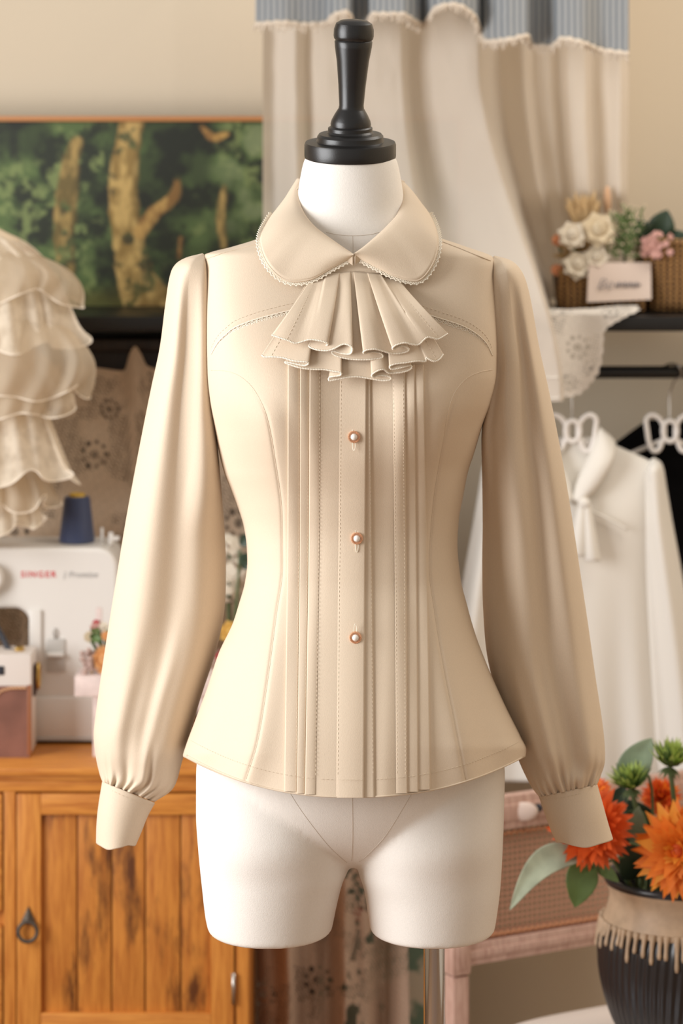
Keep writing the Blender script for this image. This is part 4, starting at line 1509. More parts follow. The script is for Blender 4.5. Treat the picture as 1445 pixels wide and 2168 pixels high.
# whitewashed little bench on the cabinet
WY = .862
wx = lambda p: P(p, 0, WY).x
wz = lambda p: P(0, p, WY).z
bn = thing('plant_bench', 'little whitewashed wooden plant bench on the orange cabinet behind the sleeve', 'plant stand', (wx(300), WY + .03, CT))
MB().box((wx(158), WY - .004, wz(1474)), (wx(470), WY + .065, wz(1432)), .002).build('bench_seat', M['white_wash'], bn, sharp=40)
for a in (203, 425):
    MB().box((wx(a) - .0045, WY, CT), (wx(a) + .0045, WY + .009, wz(1474)), .001).build('leg', M['white_wash'], bn, sharp=40)
    MB().box((wx(a) - .0045, WY + .05, CT), (wx(a) + .0045, WY + .059, wz(1300)), .001).build('leg', M['white_wash'], bn, sharp=40)
bs = P(230, 1434, WY + .03)
rose('peach_rose', 'peach rose on the whitewashed bench at the edge of the sleeve', 222, 1396, WY + .02, 34, M['peach_petal'], stem_to=bs)
rose('pink_rosebud', 'small pink rosebud above the green leaves on the whitewashed bench', 202, 1330, WY + .03, 13, M['pink_petal'], stem_to=bs)
rose('cream_rosebud', 'small cream rosebud lowest of the buds beside the bench leaves', 189, 1348, WY + .03, 13, M['cream_petal'], stem_to=bs)
rose('red_rosebud', 'tiny red rosebud topmost on the whitewashed bench', 203, 1320, WY + .045, 9, M['red_petal'], stem_to=bs)
rose('white_rosebud', 'small white rosebud beside the red one on the whitewashed bench', 219, 1328, WY + .03, 13, M['white_petal'], stem_to=bs)
rose('orange_rosebud', 'small orange rosebud just above the peach rose', 224, 1346, WY + .02, 11, M['peach_petal'], stem_to=bs)
t = thing('leaf_sprig', 'green leaf sprig below the rosebuds on the whitewashed bench', 'greenery', P(205, 1350, WY + .03))
mb = MB()
for k in range(9):
    c = P(rs.uniform(195, 222), rs.uniform(1340, 1358), WY + .03)
    leaf_mesh(mb, c, c + Vector((rs.uniform(-.016, .012), -.006, rs.uniform(-.012, .014))), .005)
mb.build('leaves', M['leaf_mid'], t, fixn=False)
MB().tube([P(208, 1348, WY + .032), bs], .002, 6).build('stem', M['stem'], t)
t = thing('dried_bloom', 'dried brownish bloom beside the post of the whitewashed bench', 'flower', P(188, 1402, WY + .02))
mb = MB()
for k in range(26):
    c = P(188 + rs.gauss(0, 7), 1400 + rs.gauss(0, 13), WY + .02 + rs.uniform(-.008, .008))
    mb.ball(c, .0045, 6, 4)
mb.build('florets', plain('dried_mauve', (186, 160, 150), .9), t)
MB().tube([P(190, 1408, WY + .02), P(196, 1434, WY + .02)], .0018, 6).build('stem', M['dry'], t)
# flowers seen in the gap between sleeve and waist
rose('yellow_rose', 'yellow rose low in the gap between sleeve and waist', 488, 1338, 1.0, 26, M['yellow_petal'], stem_to=P(470, 1420, 1.02))
rose('coral_rose', 'small coral red rose at the bottom of the gap between sleeve and hip', 470, 1392, .98, 16, M['red_petal'], stem_to=P(468, 1430, 1.02))
for i, (a, c, r, lb) in enumerate(((486, 1162, 38, 'white hydrangea highest in the gap between sleeve and waist'), (505, 1208, 36, 'white hydrangea in the middle of the gap between sleeve and waist'), (482, 1246, 34, 'white hydrangea lowest in the gap between sleeve and waist'))):
    Yh = 1.04
    t = thing('white_hydrangea', lb, 'flower', P(a, c, Yh), 'white hydrangeas behind the waist')
    mb = MB(); kk = (DCAM + Yh) / FPX
    for k in range(42):
        d = Vector((rs.gauss(0, 1), rs.gauss(0, 1) - .4, rs.gauss(0, 1))).normalized()
        p = P(a, c, Yh) + d * r * kk * .8
        R = frame_to(d)
        for q_ in range(4):
            petal(mb, p, R, q_ * PI / 2, .3, r * kk * .3, r * kk * .16, 0, .2, pointed=0, n=4)
    mb.build('florets', M['white_petal'], t, fixn=False)
    MB().tube([P(a, c, Yh + .004), P(486, 1440, Yh + .02)], .0022, 6).build('stem', M['stem'], t)
pot = thing('flower_pot', 'beige flower pot on the orange cabinet holding the white hydrangeas', 'flower pot', (P(480, 0, 1.06).x, 1.06, CT))
MB().lathe([(.001, .001), (.028, .001), (.036, .10), (.038, .115), (.034, .115), (.031, .09), (.001, .09)], (P(480, 0, 1.06).x, 1.06, CT), 32).build('pot', plain('beige_ceramic', (190, 164, 146), .6, var=.1), pot)
t = thing('hydrangea_leaf', 'green leaves beside the hydrangeas behind the waist of the blouse', 'greenery', P(512, 1150, 1.0))
mb = MB()
for a, c, d in ((508, 1155, (.02, -.004, .02)), (514, 1205, (.012, -.004, .02)), (505, 1180, (.022, 0, -.006)), (500, 1355, (-.004, -.006, .012))):
    leaf_mesh(mb, P(a, c, 1.01), P(a, c, 1.01) + Vector(d), .009)
mb.build('leaves', M['leaf_dark'], t, fixn=False)
MB().tube([P(508, 1165, 1.012), P(500, 1300, 1.03), P(488, 1440, 1.06)], .002, 6).build('stem', M['stem'], t)

# ------------------------------------------------------------------ cream ruffled dress, upper left
DY = .93
kd = (DCAM + DY) / FPX
dc = P(-70, 800, DY)
dress = thing('ruffled_dress', 'cream sheer lace dress with tiered ruffles hanging above the sewing machine', 'dress', (dc.x, DY, P(0, 1110, DY).z))
m = plain('cream_organza', (240, 228, 208), .8, trans=.3)
nt = m.node_tree
al = ramp(nt, noise(nt, coords(nt), 55, 4), [(.35, (.62, .62, .62, 1)), (.6, (.92, .92, .92, 1))])
add_alpha(m, al)
M['organza'] = m
m = plain('sheer_organza', (232, 218, 196), .8, trans=.3, alpha=.45)
M['organza_sheer'] = m
M['organza_edge'] = plain('cream_rolled_hem', (244, 232, 214), .8)
M['dress_lining'] = plain('cream_lining', (228, 208, 180), .9)


def tier(name, prof, ripples, amp, mat, seed, parent=dress, edge=True, zw=10):
    r_ = random.Random(seed)
    ph = [r_.uniform(0, 6.28) for _ in range(4)]
    na = 220
    rows = []
    prof = catmull([(a, c, 0) for a, c in prof], 26)
    for i, p in enumerate(prof):
        t = i / 25
        row = []
        for j in range(na):
            a = 2 * PI * j / na
            w = math.sin(ripples * a + ph[0] + .6 * math.sin(2 * a + ph[1])) + .5 * math.sin((ripples * 1.7) // 1 * a + ph[2]) + .35 * math.sin(3 * a + ph[3])
            rr = p.x * (1 + amp * t ** 1.3 * w * .5)
            y = p.y + zw * t * math.sin(ripples * a + ph[0] + 1.2) + zw * .7 * t * math.sin(3 * a + ph[1])
            row.append(Vector((dc.x + rr * kd * math.cos(a), DY + rr * kd * .55 * math.sin(a) + .006 * math.sin(19 * a + 3 * t + ph[2]) * sm(.05, .4, t) - .005 * sm(.1, .6, t) * math.sin(11 * a + ph[3]), HCAM - (y - HY) * kd)))
        rows.append(row)
    o = MB().grid(rows, cu=True).build(name, mat, parent)
    if edge:
        MB().tube(rows[-1], .0011, 6, closed=True).build('rolled_hem', M['organza_edge'], o)
    return o


mb = MB(); capped(mb, [[Vector((dc.x + r * kd * math.cos(a), DY + r * kd * .45 * math.sin(a), HCAM - (y - HY) * kd)) for a in np.linspace(0, 2 * PI, 48, endpoint=False)] for r, y in ((40, 470), (110, 505), (140, 580), (150, 700), (140, 820), (120, 950), (128, 1060), (130, 1080))])
mb.build('lining', M['dress_lining'], dress)
tier('ruffle', [(36, 478), (110, 508), (165, 556), (200, 625), (222, 690), (240, 722)], 8, .16, M['organza'], 12, zw=12)
tier('ruffle', [(130, 532), (190, 556), (226, 580), (236, 606), (230, 634)], 5, .10, M['organza_sheer'], 4, zw=16)
tier('ruffle', [(70, 500), (120, 560), (160, 640), (186, 700)], 9, .22, M['organza'], 41, zw=14)
tier('ruffle', [(190, 664), (240, 716), (266, 758), (262, 800), (246, 832)], 7, .09, M['organza_sheer'], 23, zw=12)
tier('ruffle', [(130, 720), (196, 790), (226, 840), (226, 868)], 7, .12, M['organza_sheer'], 5, zw=10)
tier('ruffle', [(110, 740), (158, 830), (190, 915), (218, 985), (232, 1006)], 10, .13, M['organza'], 31, zw=14)
tier('ruffle', [(110, 880), (152, 980), (182, 1045), (186, 1066)], 9, .14, M['organza_sheer'], 8, zw=14)
tier('ruffle', [(90, 940), (130, 1030), (152, 1090), (158, 1108)], 9, .14, M['organza'], 19, zw=10)
# bracket and hanger it hangs from, above the picture
hz = P(0, 400, DY).z
MB().tube(catmull([Vector((dc.x - .10, DY, P(0, 545, DY).z)), Vector((dc.x, DY, P(0, 490, DY).z)), Vector((dc.x + .10, DY, P(0, 545, DY).z))], 12), .006, 8).build('hanger_arm', M['orange_wood'], dress)
MB().tube([(dc.x, DY, P(0, 490, DY).z)] + [(dc.x + .012 * math.sin(a), DY, hz + .01 - .012 * math.cos(a)) for a in np.linspace(0, 4.2, 14)], .0018, 6).build('hanger_hook', M['steel'], dress)
br = thing('wall_bracket', 'black wall bracket arm carrying the cream dress', 'bracket', (dc.x, 1.45, hz + .012))
MB().tube([(dc.x, 1.45, hz + .012 + .62), (dc.x, 1.40, hz + .012 + .62), (dc.x, 1.0, hz + .012 + .62), (dc.x, DY - .02, hz + .018 + .60), (dc.x, DY - .01, hz + .016)], .0055, 10).build('arm', M['black_metal'], br)
MB().box((dc.x - .025, 1.44, hz + .58), (dc.x + .025, 1.45, hz + .69), .003).build('wall_plate', M['black_metal'], br)

# ------------------------------------------------------------------ garments on the rail
def bow_hanger(px, py, Y, label):
    k = (DCAM + Y) / FPX
    t = thing('bow_hanger', label, 'hanger', P(px, py, Y), 'white bow hangers on the black rail')
    c = P(px, py, Y)
    r = 5.6 * k
    loop = [(12, -8), (22, -26), (38, -34), (50, -24), (48, 0), (44, 26), (36, 42), (24, 40), (16, 22), (12, 8)]
    for s in (-1, 1):
        pts = [c + Vector((s * a * k, -.002, -b * k)) for a, b in loop]
        cl = catmull(pts + [pts[0]], 50)
        MB().tube(cl[:-1], r, 10, closed=True).build('bow_loop', M['hanger_white'], t)
    MB().tube([c + Vector((15 * k * math.cos(a), -.004, 22 * k * math.sin(a))) for a in np.linspace(0, 2 * PI, 30, endpoint=False)], r, 10, closed=True).build('bow_knot', M['hanger_white'], t)
    zr_ = zr
    st = [c + Vector((0, 0, 20 * k)), c + Vector((0, 0, 75 * k)), Vector((c.x + .004, (Y + 1.19) / 2, lerp(c.z + 75 * k, zr_, .4))), Vector((c.x + .006, 1.19, zr_ - .014)), Vector((c.x + .016, 1.18, zr_ - .004)), Vector((c.x + .012, 1.175, zr_ + .010)), Vector((c.x, 1.19, zr_ + .0128)), Vector((c.x - .012, 1.205, zr_ + .006))]
    MB().tube(catmull(st, 40), .0017, 8).build('hook', M['steel'], t)
    # the arms that carry the garment
    for s in (-1, 1):
        MB().tube(catmull([c + Vector((s * 14 * k, .004, -20 * k)), c + Vector((s * 70 * k, .012, -46 * k)), c + Vector((s * 140 * k, .014, -78 * k))], 16), r * .9, 8).build('hanger_arm', M['hanger_white'], t)
    return t


bow_hanger(1211, 912, 1.15, 'white bow-shaped hanger in the neck of the white blouse')
bow_hanger(1417, 912, 1.20, 'white bow-shaped hanger in front of the black garment')


def hang_body(name, mat, parent, cxp, Y, tab, depth, folds, seed, neck=None):
    """Flattened tube of cloth: tab of (py, half width px)."""
    r_ = random.Random(seed)
    ph = [r_.uniform(0, 6.28) for _ in range(3)]
    rows = []
    n = 120
    y0, y1 = tab[0][0], tab[-1][0]
    for i in range(110):
        py = lerp(y0, y1, i / 109)
        hw = itp(tab, py)
        t = i / 109
        row = []
        for j in range(n):
            a = 2 * PI * j / n
            d = depth * (.25 + .75 * sm(0, .25, t))
            w = math.sin(folds * a + ph[0]) * .5 + math.sin((folds * 2 + 1) * a + ph[1]) * .3
            off = d * math.sin(a) * (1 + .35 * w * sm(.25, 1, t))
            row.append(P(cxp + hw * math.copysign(abs(math.cos(a)) ** .85, math.cos(a)) , py + (12 * abs(math.cos(a)) if False else 0), Y - off))
        rows.append(row)
    return MB().grid(rows, cu=True).build(name, mat, parent, mods=[('SOLIDIFY', dict(thickness=.0012))])


def hang_sleeve(name, mat, parent, O, I, Y, ry, seed):
    r_ = random.Random(seed)
    Oc = catmull([(a, c, 0) for a, c in O], 70); Ic = catmull([(a, c, 0) for a, c in I], 70)
    rows = []
    for i in range(70):
        t = i / 69
        row = []
        for j in range(60):
            a = 2 * PI * j / 60
            q_ = (Oc[i] + Ic[i]) / 2 + (Oc[i] - Ic[i]) / 2 * math.cos(a)
            d = ry * (.3 + .7 * sm(0, .15, t)) * math.sin(a) * (1 + .25 * math.sin(4 * a + 1 + 2 * t) * sm(.1, .5, t))
            row.append(P(q_.x, q_.y, Y - d))
        rows.append(row)
    return MB().grid(rows, cu=True).build(name, mat, parent, mods=[('SOLIDIFY', dict(thickness=.0012))])


wb = thing('white_blouse', 'white chiffon blouse with a tied neck hanging on the black rail', 'blouse', P(1212, 1640, 1.16))
hang_body('bodice', M['garment_white'], wb, 1212, 1.165, [(925, 62), (945, 96), (965, 142), (985, 176), (1010, 180), (1060, 172), (1200, 164), (1400, 172), (1655, 196)], .040, 5, 2)
for s in (1, -1):
    X0 = lambda v: 1212 + s * (v - 1212)
    O = [(X0(a), c) for a, c in ((1384, 968), (1402, 985), (1412, 1040), (1424, 1110), (1444, 1220), (1464, 1340), (1482, 1480), (1490, 1600), (1482, 1660))]
    I = [(X0(a), c) for a, c in ((1374, 975), (1364, 1000), (1362, 1050), (1360, 1120), (1364, 1220), (1370, 1340), (1378, 1480), (1386, 1600), (1400, 1662))]
    sl = hang_sleeve('sleeve', M['garment_white'], wb, O, I, 1.165, .034, 4)
    # folded collar half
    rows = []
    Fc = catmull([(X0(1268), 902, 1.155), (X0(1262), 925, 1.14), (X0(1240), 975, 1.125), (X0(1222), 1015, 1.118), (X0(1210), 1058, 1.115)], 24)
    Ec = catmull([(X0(1272), 905, 1.17), (X0(1302), 935, 1.15), (X0(1298), 975, 1.122), (X0(1268), 1030, 1.112), (X0(1236), 1064, 1.112)], 24)
    for i in range(24):
        a = P(*Fc[i]); c = P(*Ec[i])
        rows.append([a + Vector((0, .02, -.012)), a] + [a.lerp(c, t) + Vector((0, -.010 * math.sin(PI * t), 0)) for t in (.15, .3, .5, .7, .85)] + [c])
    MB().grid(rows).build('collar', M['garment_white'], wb, mods=[('SOLIDIFY', dict(thickness=.003))])
for a0, a1, w0, w1, yb in ((1232, 1222, 9, 20, 1178), (1240, 1254, 9, 17, 1188)):
    rows = []
    for i in range(24):
        t = i / 23
        c = lerp(a0, a1, t); w = lerp(w0, w1, t ** .7)
        rows.append([P(c + w * s, lerp(1064, yb, t), 1.108 - .010 * math.sin(PI * t * .6) - .005 * math.cos(2.4 * s)) for s in (-1, -.6, -.2, .2, .6, 1)])
    MB().grid(rows).build('tie_end', M['garment_white'], wb, mods=[('SOLIDIFY', dict(thickness=.004))])
MB().ball(P(1236, 1066, 1.106), .009, 12, 8, sc=(1.1, .7, 1)).build('tie_knot', M['garment_white'], wb)
kb = MB().tube(catmull([P(1250, 1082, 1.118), P(1290, 1100, 1.12), P(1328, 1122, 1.125)], 12), .002, 6).build('chest_seam', M['garment_white'], wb)
bj = thing('black_garment', 'black top on a white bow hanger beside the white blouse', 'top', P(1440, 1640, 1.25))
hang_body('bodice', M['garment_black'], bj, 1425, 1.255, [(888, 55), (910, 86), (935, 120), (965, 165), (1010, 172), (1200, 160), (1640, 180)], .022, 4, 9)
hang_sleeve('sleeve', M['garment_black'], bj, [(1585, 950), (1612, 1000), (1640, 1200), (1660, 1500), (1655, 1600)], [(1575, 960), (1572, 1010), (1580, 1200), (1590, 1500), (1600, 1602)], 1.255, .02, 3)
hang_sleeve('sleeve', M['garment_black'], bj, [(1267, 950), (1250, 1000), (1240, 1200), (1230, 1500), (1234, 1560)], [(1280, 960), (1286, 1010), (1282, 1200), (1276, 1500), (1270, 1562)], 1.255, .02, 3)

# ------------------------------------------------------------------ wicker basket with flowers on the shelf
BY = 1.21
bx_ = lambda p: P(p, 0, BY).x
bz_ = lambda p: P(0, p, BY).z
m, nt, b_ = new_mat('wicker')
vec = coords(nt, (1, 1, 1))
w1 = nt.nodes.new('ShaderNodeTexWave'); w1.bands_direction = 'Z'; w1.inputs['Scale'].default_value = 42; w1.inputs['Distortion'].default_value = 2.5
w2 = nt.nodes.new('ShaderNodeTexWave'); w2.bands_direction = 'X'; w2.inputs['Scale'].default_value = 32; w2.inputs['Distortion'].default_value = 1.5
for w_ in (w1, w2):
    nt.links.new(vec, w_.inputs['Vector'])
h = math_n(nt, 'MULTIPLY', w1.outputs['Fac'], w2.outputs['Fac'])
nt.links.new(ramp(nt, h, [(.05, lin((84, 54, 24))), (.5, lin((192, 144, 84)))]), b_.inputs['Base Color'])
b_.inputs['Roughness'].default_value = .7
bump(nt, b_, h, .8, .004)
M['wicker'] = m
bk = thing('basket', 'brown wicker basket of flowers on the black shelf', 'basket', (bx_(1340), 1.29, RSH))


def wall_patch(name, pts_lo, pts_hi, par, thick=.006):
    rows = []
    for t in np.linspace(0, 1, 8):
        rows.append([Vector(a).lerp(Vector(c), t) for a, c in zip(pts_lo, pts_hi)])
    return MB().grid(rows, cu=True).build(name, M['wicker'], par, mods=[('SOLIDIFY', dict(thickness=thick, offset=0))])


def rrect(x0, x1, y0, y1, z, r=.02, n=6):
    out = []
    for cx, cy, a0 in ((x1 - r, y1 - r, 0), (x0 + r, y1 - r, 90), (x0 + r, y0 + r, 180), (x1 - r, y0 + r, 270)):
        for k in range(n + 1):
            a = math.radians(a0 + 90 * k / n)
            out.append(Vector((cx + r * math.cos(a), cy + r * math.sin(a), z)))
    return out


lo = rrect(bx_(1192), bx_(1500), BY, BY + .14, RSH + .003)
hi = rrect(bx_(1184), bx_(1510), BY - .006, BY + .15, bz_(572))
wall_patch('wicker_wall', lo, hi, bk)
MB().add([p + Vector((0, 0, .002)) for p in lo], [tuple(range(len(lo)))]).build('bottom', M['wicker'], bk)
lo = rrect(bx_(1378), bx_(1520), BY - .004, BY + .15, RSH + .004)
hi = rrect(bx_(1366), bx_(1530), BY - .012, BY + .152, bz_(516))
tall = thing('tall_basket', 'taller wicker basket at the picture edge beside the flowers', 'basket', (bx_(1450), 1.29, RSH))
# the low basket ends where the tall one starts
for o_ in list(bk.children):
    for v in o_.data.vertices:
        v.co.x = min(v.co.x, bx_(1362) - bk.location.x)
wall_patch('wicker_wall', lo, hi, tall)
MB().tube([p + Vector((0, 0, .002)) for p in hi], .006, 8, closed=True).build('rim', M['wicker'], tall)
MB().add([p + Vector((0, 0, .002)) for p in lo], [tuple(range(len(lo)))]).build('bottom', M['wicker'], tall)
# card
cd = thing('card', 'pale pink card with dark script leaning on the wicker basket', 'card', P(1310, 640, 1.185))
M['card'] = plain('pale_card', (214, 196, 184), .8)
pts = [P(1246, 556, 1.196), P(1377, 556, 1.196), P(1378, 634, 1.178), P(1242, 640, 1.178)]
MB().add(pts + [p + Vector((0, .004, 0)) for p in pts], [(0, 1, 2, 3), (7, 6, 5, 4), (0, 4, 5, 1), (1, 5, 6, 2), (2, 6, 7, 3), (3, 7, 4, 0)]).build('card_face', M['card'], cd, smooth=False)
lettering('script', 'Be', P(1262, 612, 1.1805), .024, M['navy_ink'], cd, 1.0, .35, bold=-.0003)
mb = MB()
for k in range(9):
    a = 1303 + k * 6.0
    mb.box(P(a, 608 - (k % 3), 1.1815), P(a + 3.2, 600 - (k % 2) * 3, 1.1835))
mb.build('small_script', M['navy_ink'], cd)
bstem = lambda a: P(a, 620, 1.27)
WR = 'white roses in the wicker basket'
for a, c, r, mt, lb in ((1211, 497, 32, 'white_petal', 'white rose topmost at the outer side of the wicker basket'), (1268, 484, 40, 'cream_petal', 'cream rose beside the green sprig in the wicker basket'),
                        (1222, 560, 33, 'white_petal', 'white rose hanging lowest over the wicker basket'), (1262, 544, 29, 'white_petal', 'white rose just above the corner of the pink card')):
    rose('white_rose', lb, a, c, 1.20, r, M[mt], WR, bstem(lerp(a, 1290, .3)))
rose('cream_rose', 'pale cream rose behind the green sprig beside the dark leaves', 1352, 513, 1.24, 30, M['cream_petal'], WR, bstem(1335))
for a, c, lb in ((1180, 508, 'upper orange bud at the edge of the flower basket'), (1178, 571, 'lower orange bud at the edge of the flower basket')):
    rose('orange_bud', lb, a, c, 1.22, 14, plain('apricot_petal', (214, 146, 104), .8), 'orange buds in the basket', bstem(1215))
# dried straw fans
for lb, bx0, by0, sp, L0, L1, nn in (('fan of dried straw grass rising behind the white roses', 1242, 505, .6, .050, .080, 40), ('dried straw tuft spreading sideways between the orange buds and roses', 1232, 545, 1.5, .035, .058, 44)):
    t = thing('straw_fan', lb, 'dried flower', P(bx0, by0, 1.25))
    mb = MB()
    for k in range(nn):
        a0 = rs.uniform(-sp, sp * .6)
        b0 = P(bx0, by0, 1.245)
        L_ = rs.uniform(L0, L1)
        tip = b0 + Vector((math.sin(a0) * L_, rs.uniform(-.03, .01), math.cos(a0) * L_))
        leaf_mesh(mb, b0, tip, .006, n=6)
    mb.build('blades', M['dry'], t, fixn=False)
    MB().tube([P(bx0, by0, 1.251), bstem(1262)], .003, 6).build('stem', M['dry'], t)
t = thing('bunny_tail_bloom', 'single tall dried grass head standing above the basket', 'dried flower', P(1283, 450, 1.26))
MB().ball(P(1285, 425, 1.26), .010, 10, 8, sc=(.62, .62, 2.4)).build('grass_head', plain('apricot_grass', (212, 172, 136), .95, bscale=300, bstr=.8), t)
MB().tube(catmull([P(1284, 440, 1.26), P(1282, 470, 1.26), bstem(1285)], 10), .0012, 5).build('stem', M['dry'], t)
# green sprig
t = thing('green_sprig', 'feathery green sprig with tiny white florets in the basket', 'greenery', P(1320, 540, 1.22))
mb = MB(); fl = MB()
for k in range(130):
    a0 = P(rs.gauss(1322, 16), rs.uniform(455, 548), 1.215 + rs.uniform(-.02, .02))
    d = Vector((rs.gauss(0, .010), rs.gauss(0, .006), rs.uniform(.004, .022)))
    mb.tube([a0, a0 + d], .0011, 4, caps=False)
    if k % 2:
        fl.ball(a0 + d, .0022, 5, 4)
mb.build('needles', M['leaf_mid'], t)
fl.build('florets', M['cream_petal'], t)
MB().tube([P(1320, 470, 1.217), P(1322, 540, 1.222), bstem(1318)], .0022, 6).build('stem', M['stem'], t)
# pink hydrangea
t = thing('pink_bloom', 'dusty pink cluster bloom between the sprig and the tall basket', 'flower', P(1385, 525, 1.20))
mb = MB()
for k in range(46):
    c = P(rs.gauss(1385, 14), rs.gauss(524, 11), 1.19 + rs.uniform(-.012, .012))
    R = frame_to((rs.uniform(-.6, .6), -1, rs.uniform(-.3, .8)))
    for q_ in range(4):
        petal(mb, c, R, q_ * PI / 2, .3, .0065, .0035, 0, .2, pointed=0, n=4)
mb.build('florets', M['pink_petal'], t, fixn=False)
MB().tube([P(1385, 530, 1.20), bstem(1345)], .002, 6).build('stem', M['stem'], t)
# eucalyptus
t = thing('eucalyptus_branch', 'dark green branch of broad leaves above the tall basket', 'greenery', P(1385, 500, 1.24))
for a, c, d, e, w_ in ((1372, 505, 1345, 466, .016), (1392, 500, 1412, 444, .021), (1408, 512, 1462, 500, .014)):
    mb = MB(); leaf_mesh(mb, P(a, c, 1.235), P(d, e, 1.225), w_, sag=.004)
    mb.build('leaf', M['leaf_dark'], t, fixn=False, mods=[('SOLIDIFY', dict(thickness=.001))])
MB().tube(catmull([P(1408, 512, 1.236), P(1390, 500, 1.236), P(1374, 506, 1.238), P(1352, 560, 1.25), bstem(1345)], 20), .0022, 6).build('stem', M['stem'], t)

# ------------------------------------------------------------------ doily over the shelf edge
M['doily'] = cover_mat('white_doily', (228, 222, 214))
ang, rad = np.meshgrid(np.linspace(0, 1, 160), np.linspace(0, 1, 60))
# outline of the hanging corner (px at the shelf front), from the curtain round to the shelf top
OUT = catmull([(1100, 838, 0), (1160, 838, 0), (1192, 842, 0), (1226, 834, 0), (1250, 812, 0), (1268, 784, 0), (1276, 742, 0), (1279, 702, 0), (1300, 684, 0), (1328, 668, 0), (1352, 645, 0), (1340, 622, 0), (1300, 628, 0), (1230, 640, 0), (1100, 640, 0)], 160)
ox = np.array([p.x for p in OUT]); oy = np.array([p.y for p in OUT])
sc = 1 + .016 * np.sin(np.linspace(0, 1, 160) * 2 * PI * 24)
ccx, ccy = 1170, 700
dpx = ccx + (ox[None, :] - ccx) * sc[None, :] * rad; dpy = ccy + (oy[None, :] - ccy) * sc[None, :] * rad
# below py 664 it hangs in front of the shelf edge; above, it lies on the shelf
t_ = np.clip((664 - dpy) / 40, 0, 1)
dY = np.where(dpy > 664, 1.105 - .006 * np.sin(dpx / 20), 1.105 + 0 * dpx)
Xd, _, Zd = PX(dpx, dpy, dY)
on = dpy <= 664
Zd = np.where(on, RSH + .0035 + .010 * t_, Zd)
dY = np.where(on, 1.112 + t_ * .075, dY)
Xd = np.where(on, (dpx - CX) * (DCAM + dY) / FPX, Xd)
lc = lace_cover(dpx * 1.6, dpy * 1.6, [(1222 * 1.6, 735 * 1.6, 34), (1250 * 1.6, 780 * 1.6, 22), (1290 * 1.6, 655 * 1.6, 26), (1205 * 1.6, 810 * 1.6, 22)])
lc = np.where(rad > .93, 1, np.maximum(lc, .35))
tag(npgrid('doily', Xd, dY, Zd, M['doily'], None, cover=lc), 'white scalloped lace doily hanging over the edge of the black shelf', 'doily')

# ------------------------------------------------------------------ chair
ch_o = P(967, 2045, .76); ch_o.z = 0
CA = math.radians(30)
chair = thing('chair', 'pink washed wooden chair with a cane back and pale seat holding the vase', 'chair', ch_o)
CR = Matrix.Rotation(CA, 3, 'Z')


def C3(x, y, z):
    """Chair frame: x along the back, y towards the front of the seat."""
    return ch_o + CR @ Vector((x, -y, z))


def cbox(mb, x0, x1, y0, y1, z0, z1, bev=.003):
    q_ = MB().box((x0, y0, z0), (x1, y1, z1), bev)
    mb.add([C3(p.x, p.y, p.z) for p in q_.v], q_.f)
    return mb


WB = .50
ZS, ZL0, ZL1, ZT0, ZT1 = .350, .438, .470, .624, .672
for x in (0, WB):
    mb = MB(); cbox(mb, x - .013, x + .013, -.014, .012, 0, ZL0 - .012)
    cbox(mb, x - .015, x + .015, -.016, .014, ZL0 - .010, ZL1 + .010)
    cbox(mb, x - .009, x + .009, -.0155, .0155, ZL0 - .002, ZL1 + .002, .002)
    cbox(mb, x - .013, x + .013, -.014, .012, ZL1 + .010, ZT0 - .01)
    cbox(mb, x - .015, x + .015, -.016, .014, ZT0 - .01, ZT1 + .008)
    mb.build('back_post', M['pink_wood'], chair, sharp=40)
mb = MB(); cbox(mb, .013, WB - .013, -.010, .010, ZL0, ZL1); cbox(mb, .013, WB - .013, -.0125, .0125, ZL0 + .010, ZL1 - .010, .003)
mb.build('back_rail', M['pink_wood'], chair, sharp=40)
mb = MB(); cbox(mb, .013, WB - .013, -.010, .010, ZT0, ZT1); cbox(mb, .013, WB - .013, -.0125, .0125, ZT0 + .012, ZT1 - .012, .003)
mb.build('back_rail', M['pink_wood'], chair, sharp=40)
# cane panel
m = plain('cane_weave', (186, 140, 116), .7)
nt = m.node_tree
vec = coords(nt, (1, 1, 1), (0, 0, -CA))
sep = nt.nodes.new('ShaderNodeSeparateXYZ'); nt.links.new(vec, sep.inputs[0])
KC = 2 * PI / .017
sxn = math_n(nt, 'SINE', math_n(nt, 'MULTIPLY', math_n(nt, 'ADD', sep.outputs[0], sep.outputs[2]), KC))
szn = math_n(nt, 'SINE', math_n(nt, 'MULTIPLY', math_n(nt, 'SUBTRACT', sep.outputs[0], sep.outputs[2]), KC))
hole = math_n(nt, 'MULTIPLY', sxn, szn)
sol = math_n(nt, 'LESS_THAN', hole, .16)
add_alpha(m, sol)
M['cane'] = m
rows = [[C3(lerp(.012, WB - .012, j / 20), .0, lerp(ZL1 - .002, ZT0 + .002, i / 10)) for j in range(21)] for i in range(11)]
MB().grid(rows).build('cane_panel', M['cane'], chair)
mb = MB()
for z in (ZL1 + .006, ZT0 - .006):
    path = [C3(lerp(.014, WB - .014, j / 90), .004 + .002 * (j % 2), z + .002 * ((j % 2) * 2 - 1)) for j in range(91)]
    mb.tube(path, .0028, 5)
mb.build('cane_binding', plain('tan_cane', (196, 136, 98), .6), chair)
# carved rosette on the top rail
mb = MB(); c = C3(.105, .0135, (ZT0 + ZT1) / 2)
mb.ball(c, .016, 16, 10, sc=(1.25, .3, .85))
o = mb.build('carved_boss', plain('whitewashed_carving', (216, 196, 184), .6), chair)
MB().ball(C3(.128, .016, (ZT0 + ZT1) / 2 + .003), .006, 12, 8).build('boss_eye', M['dark_strap'], o)
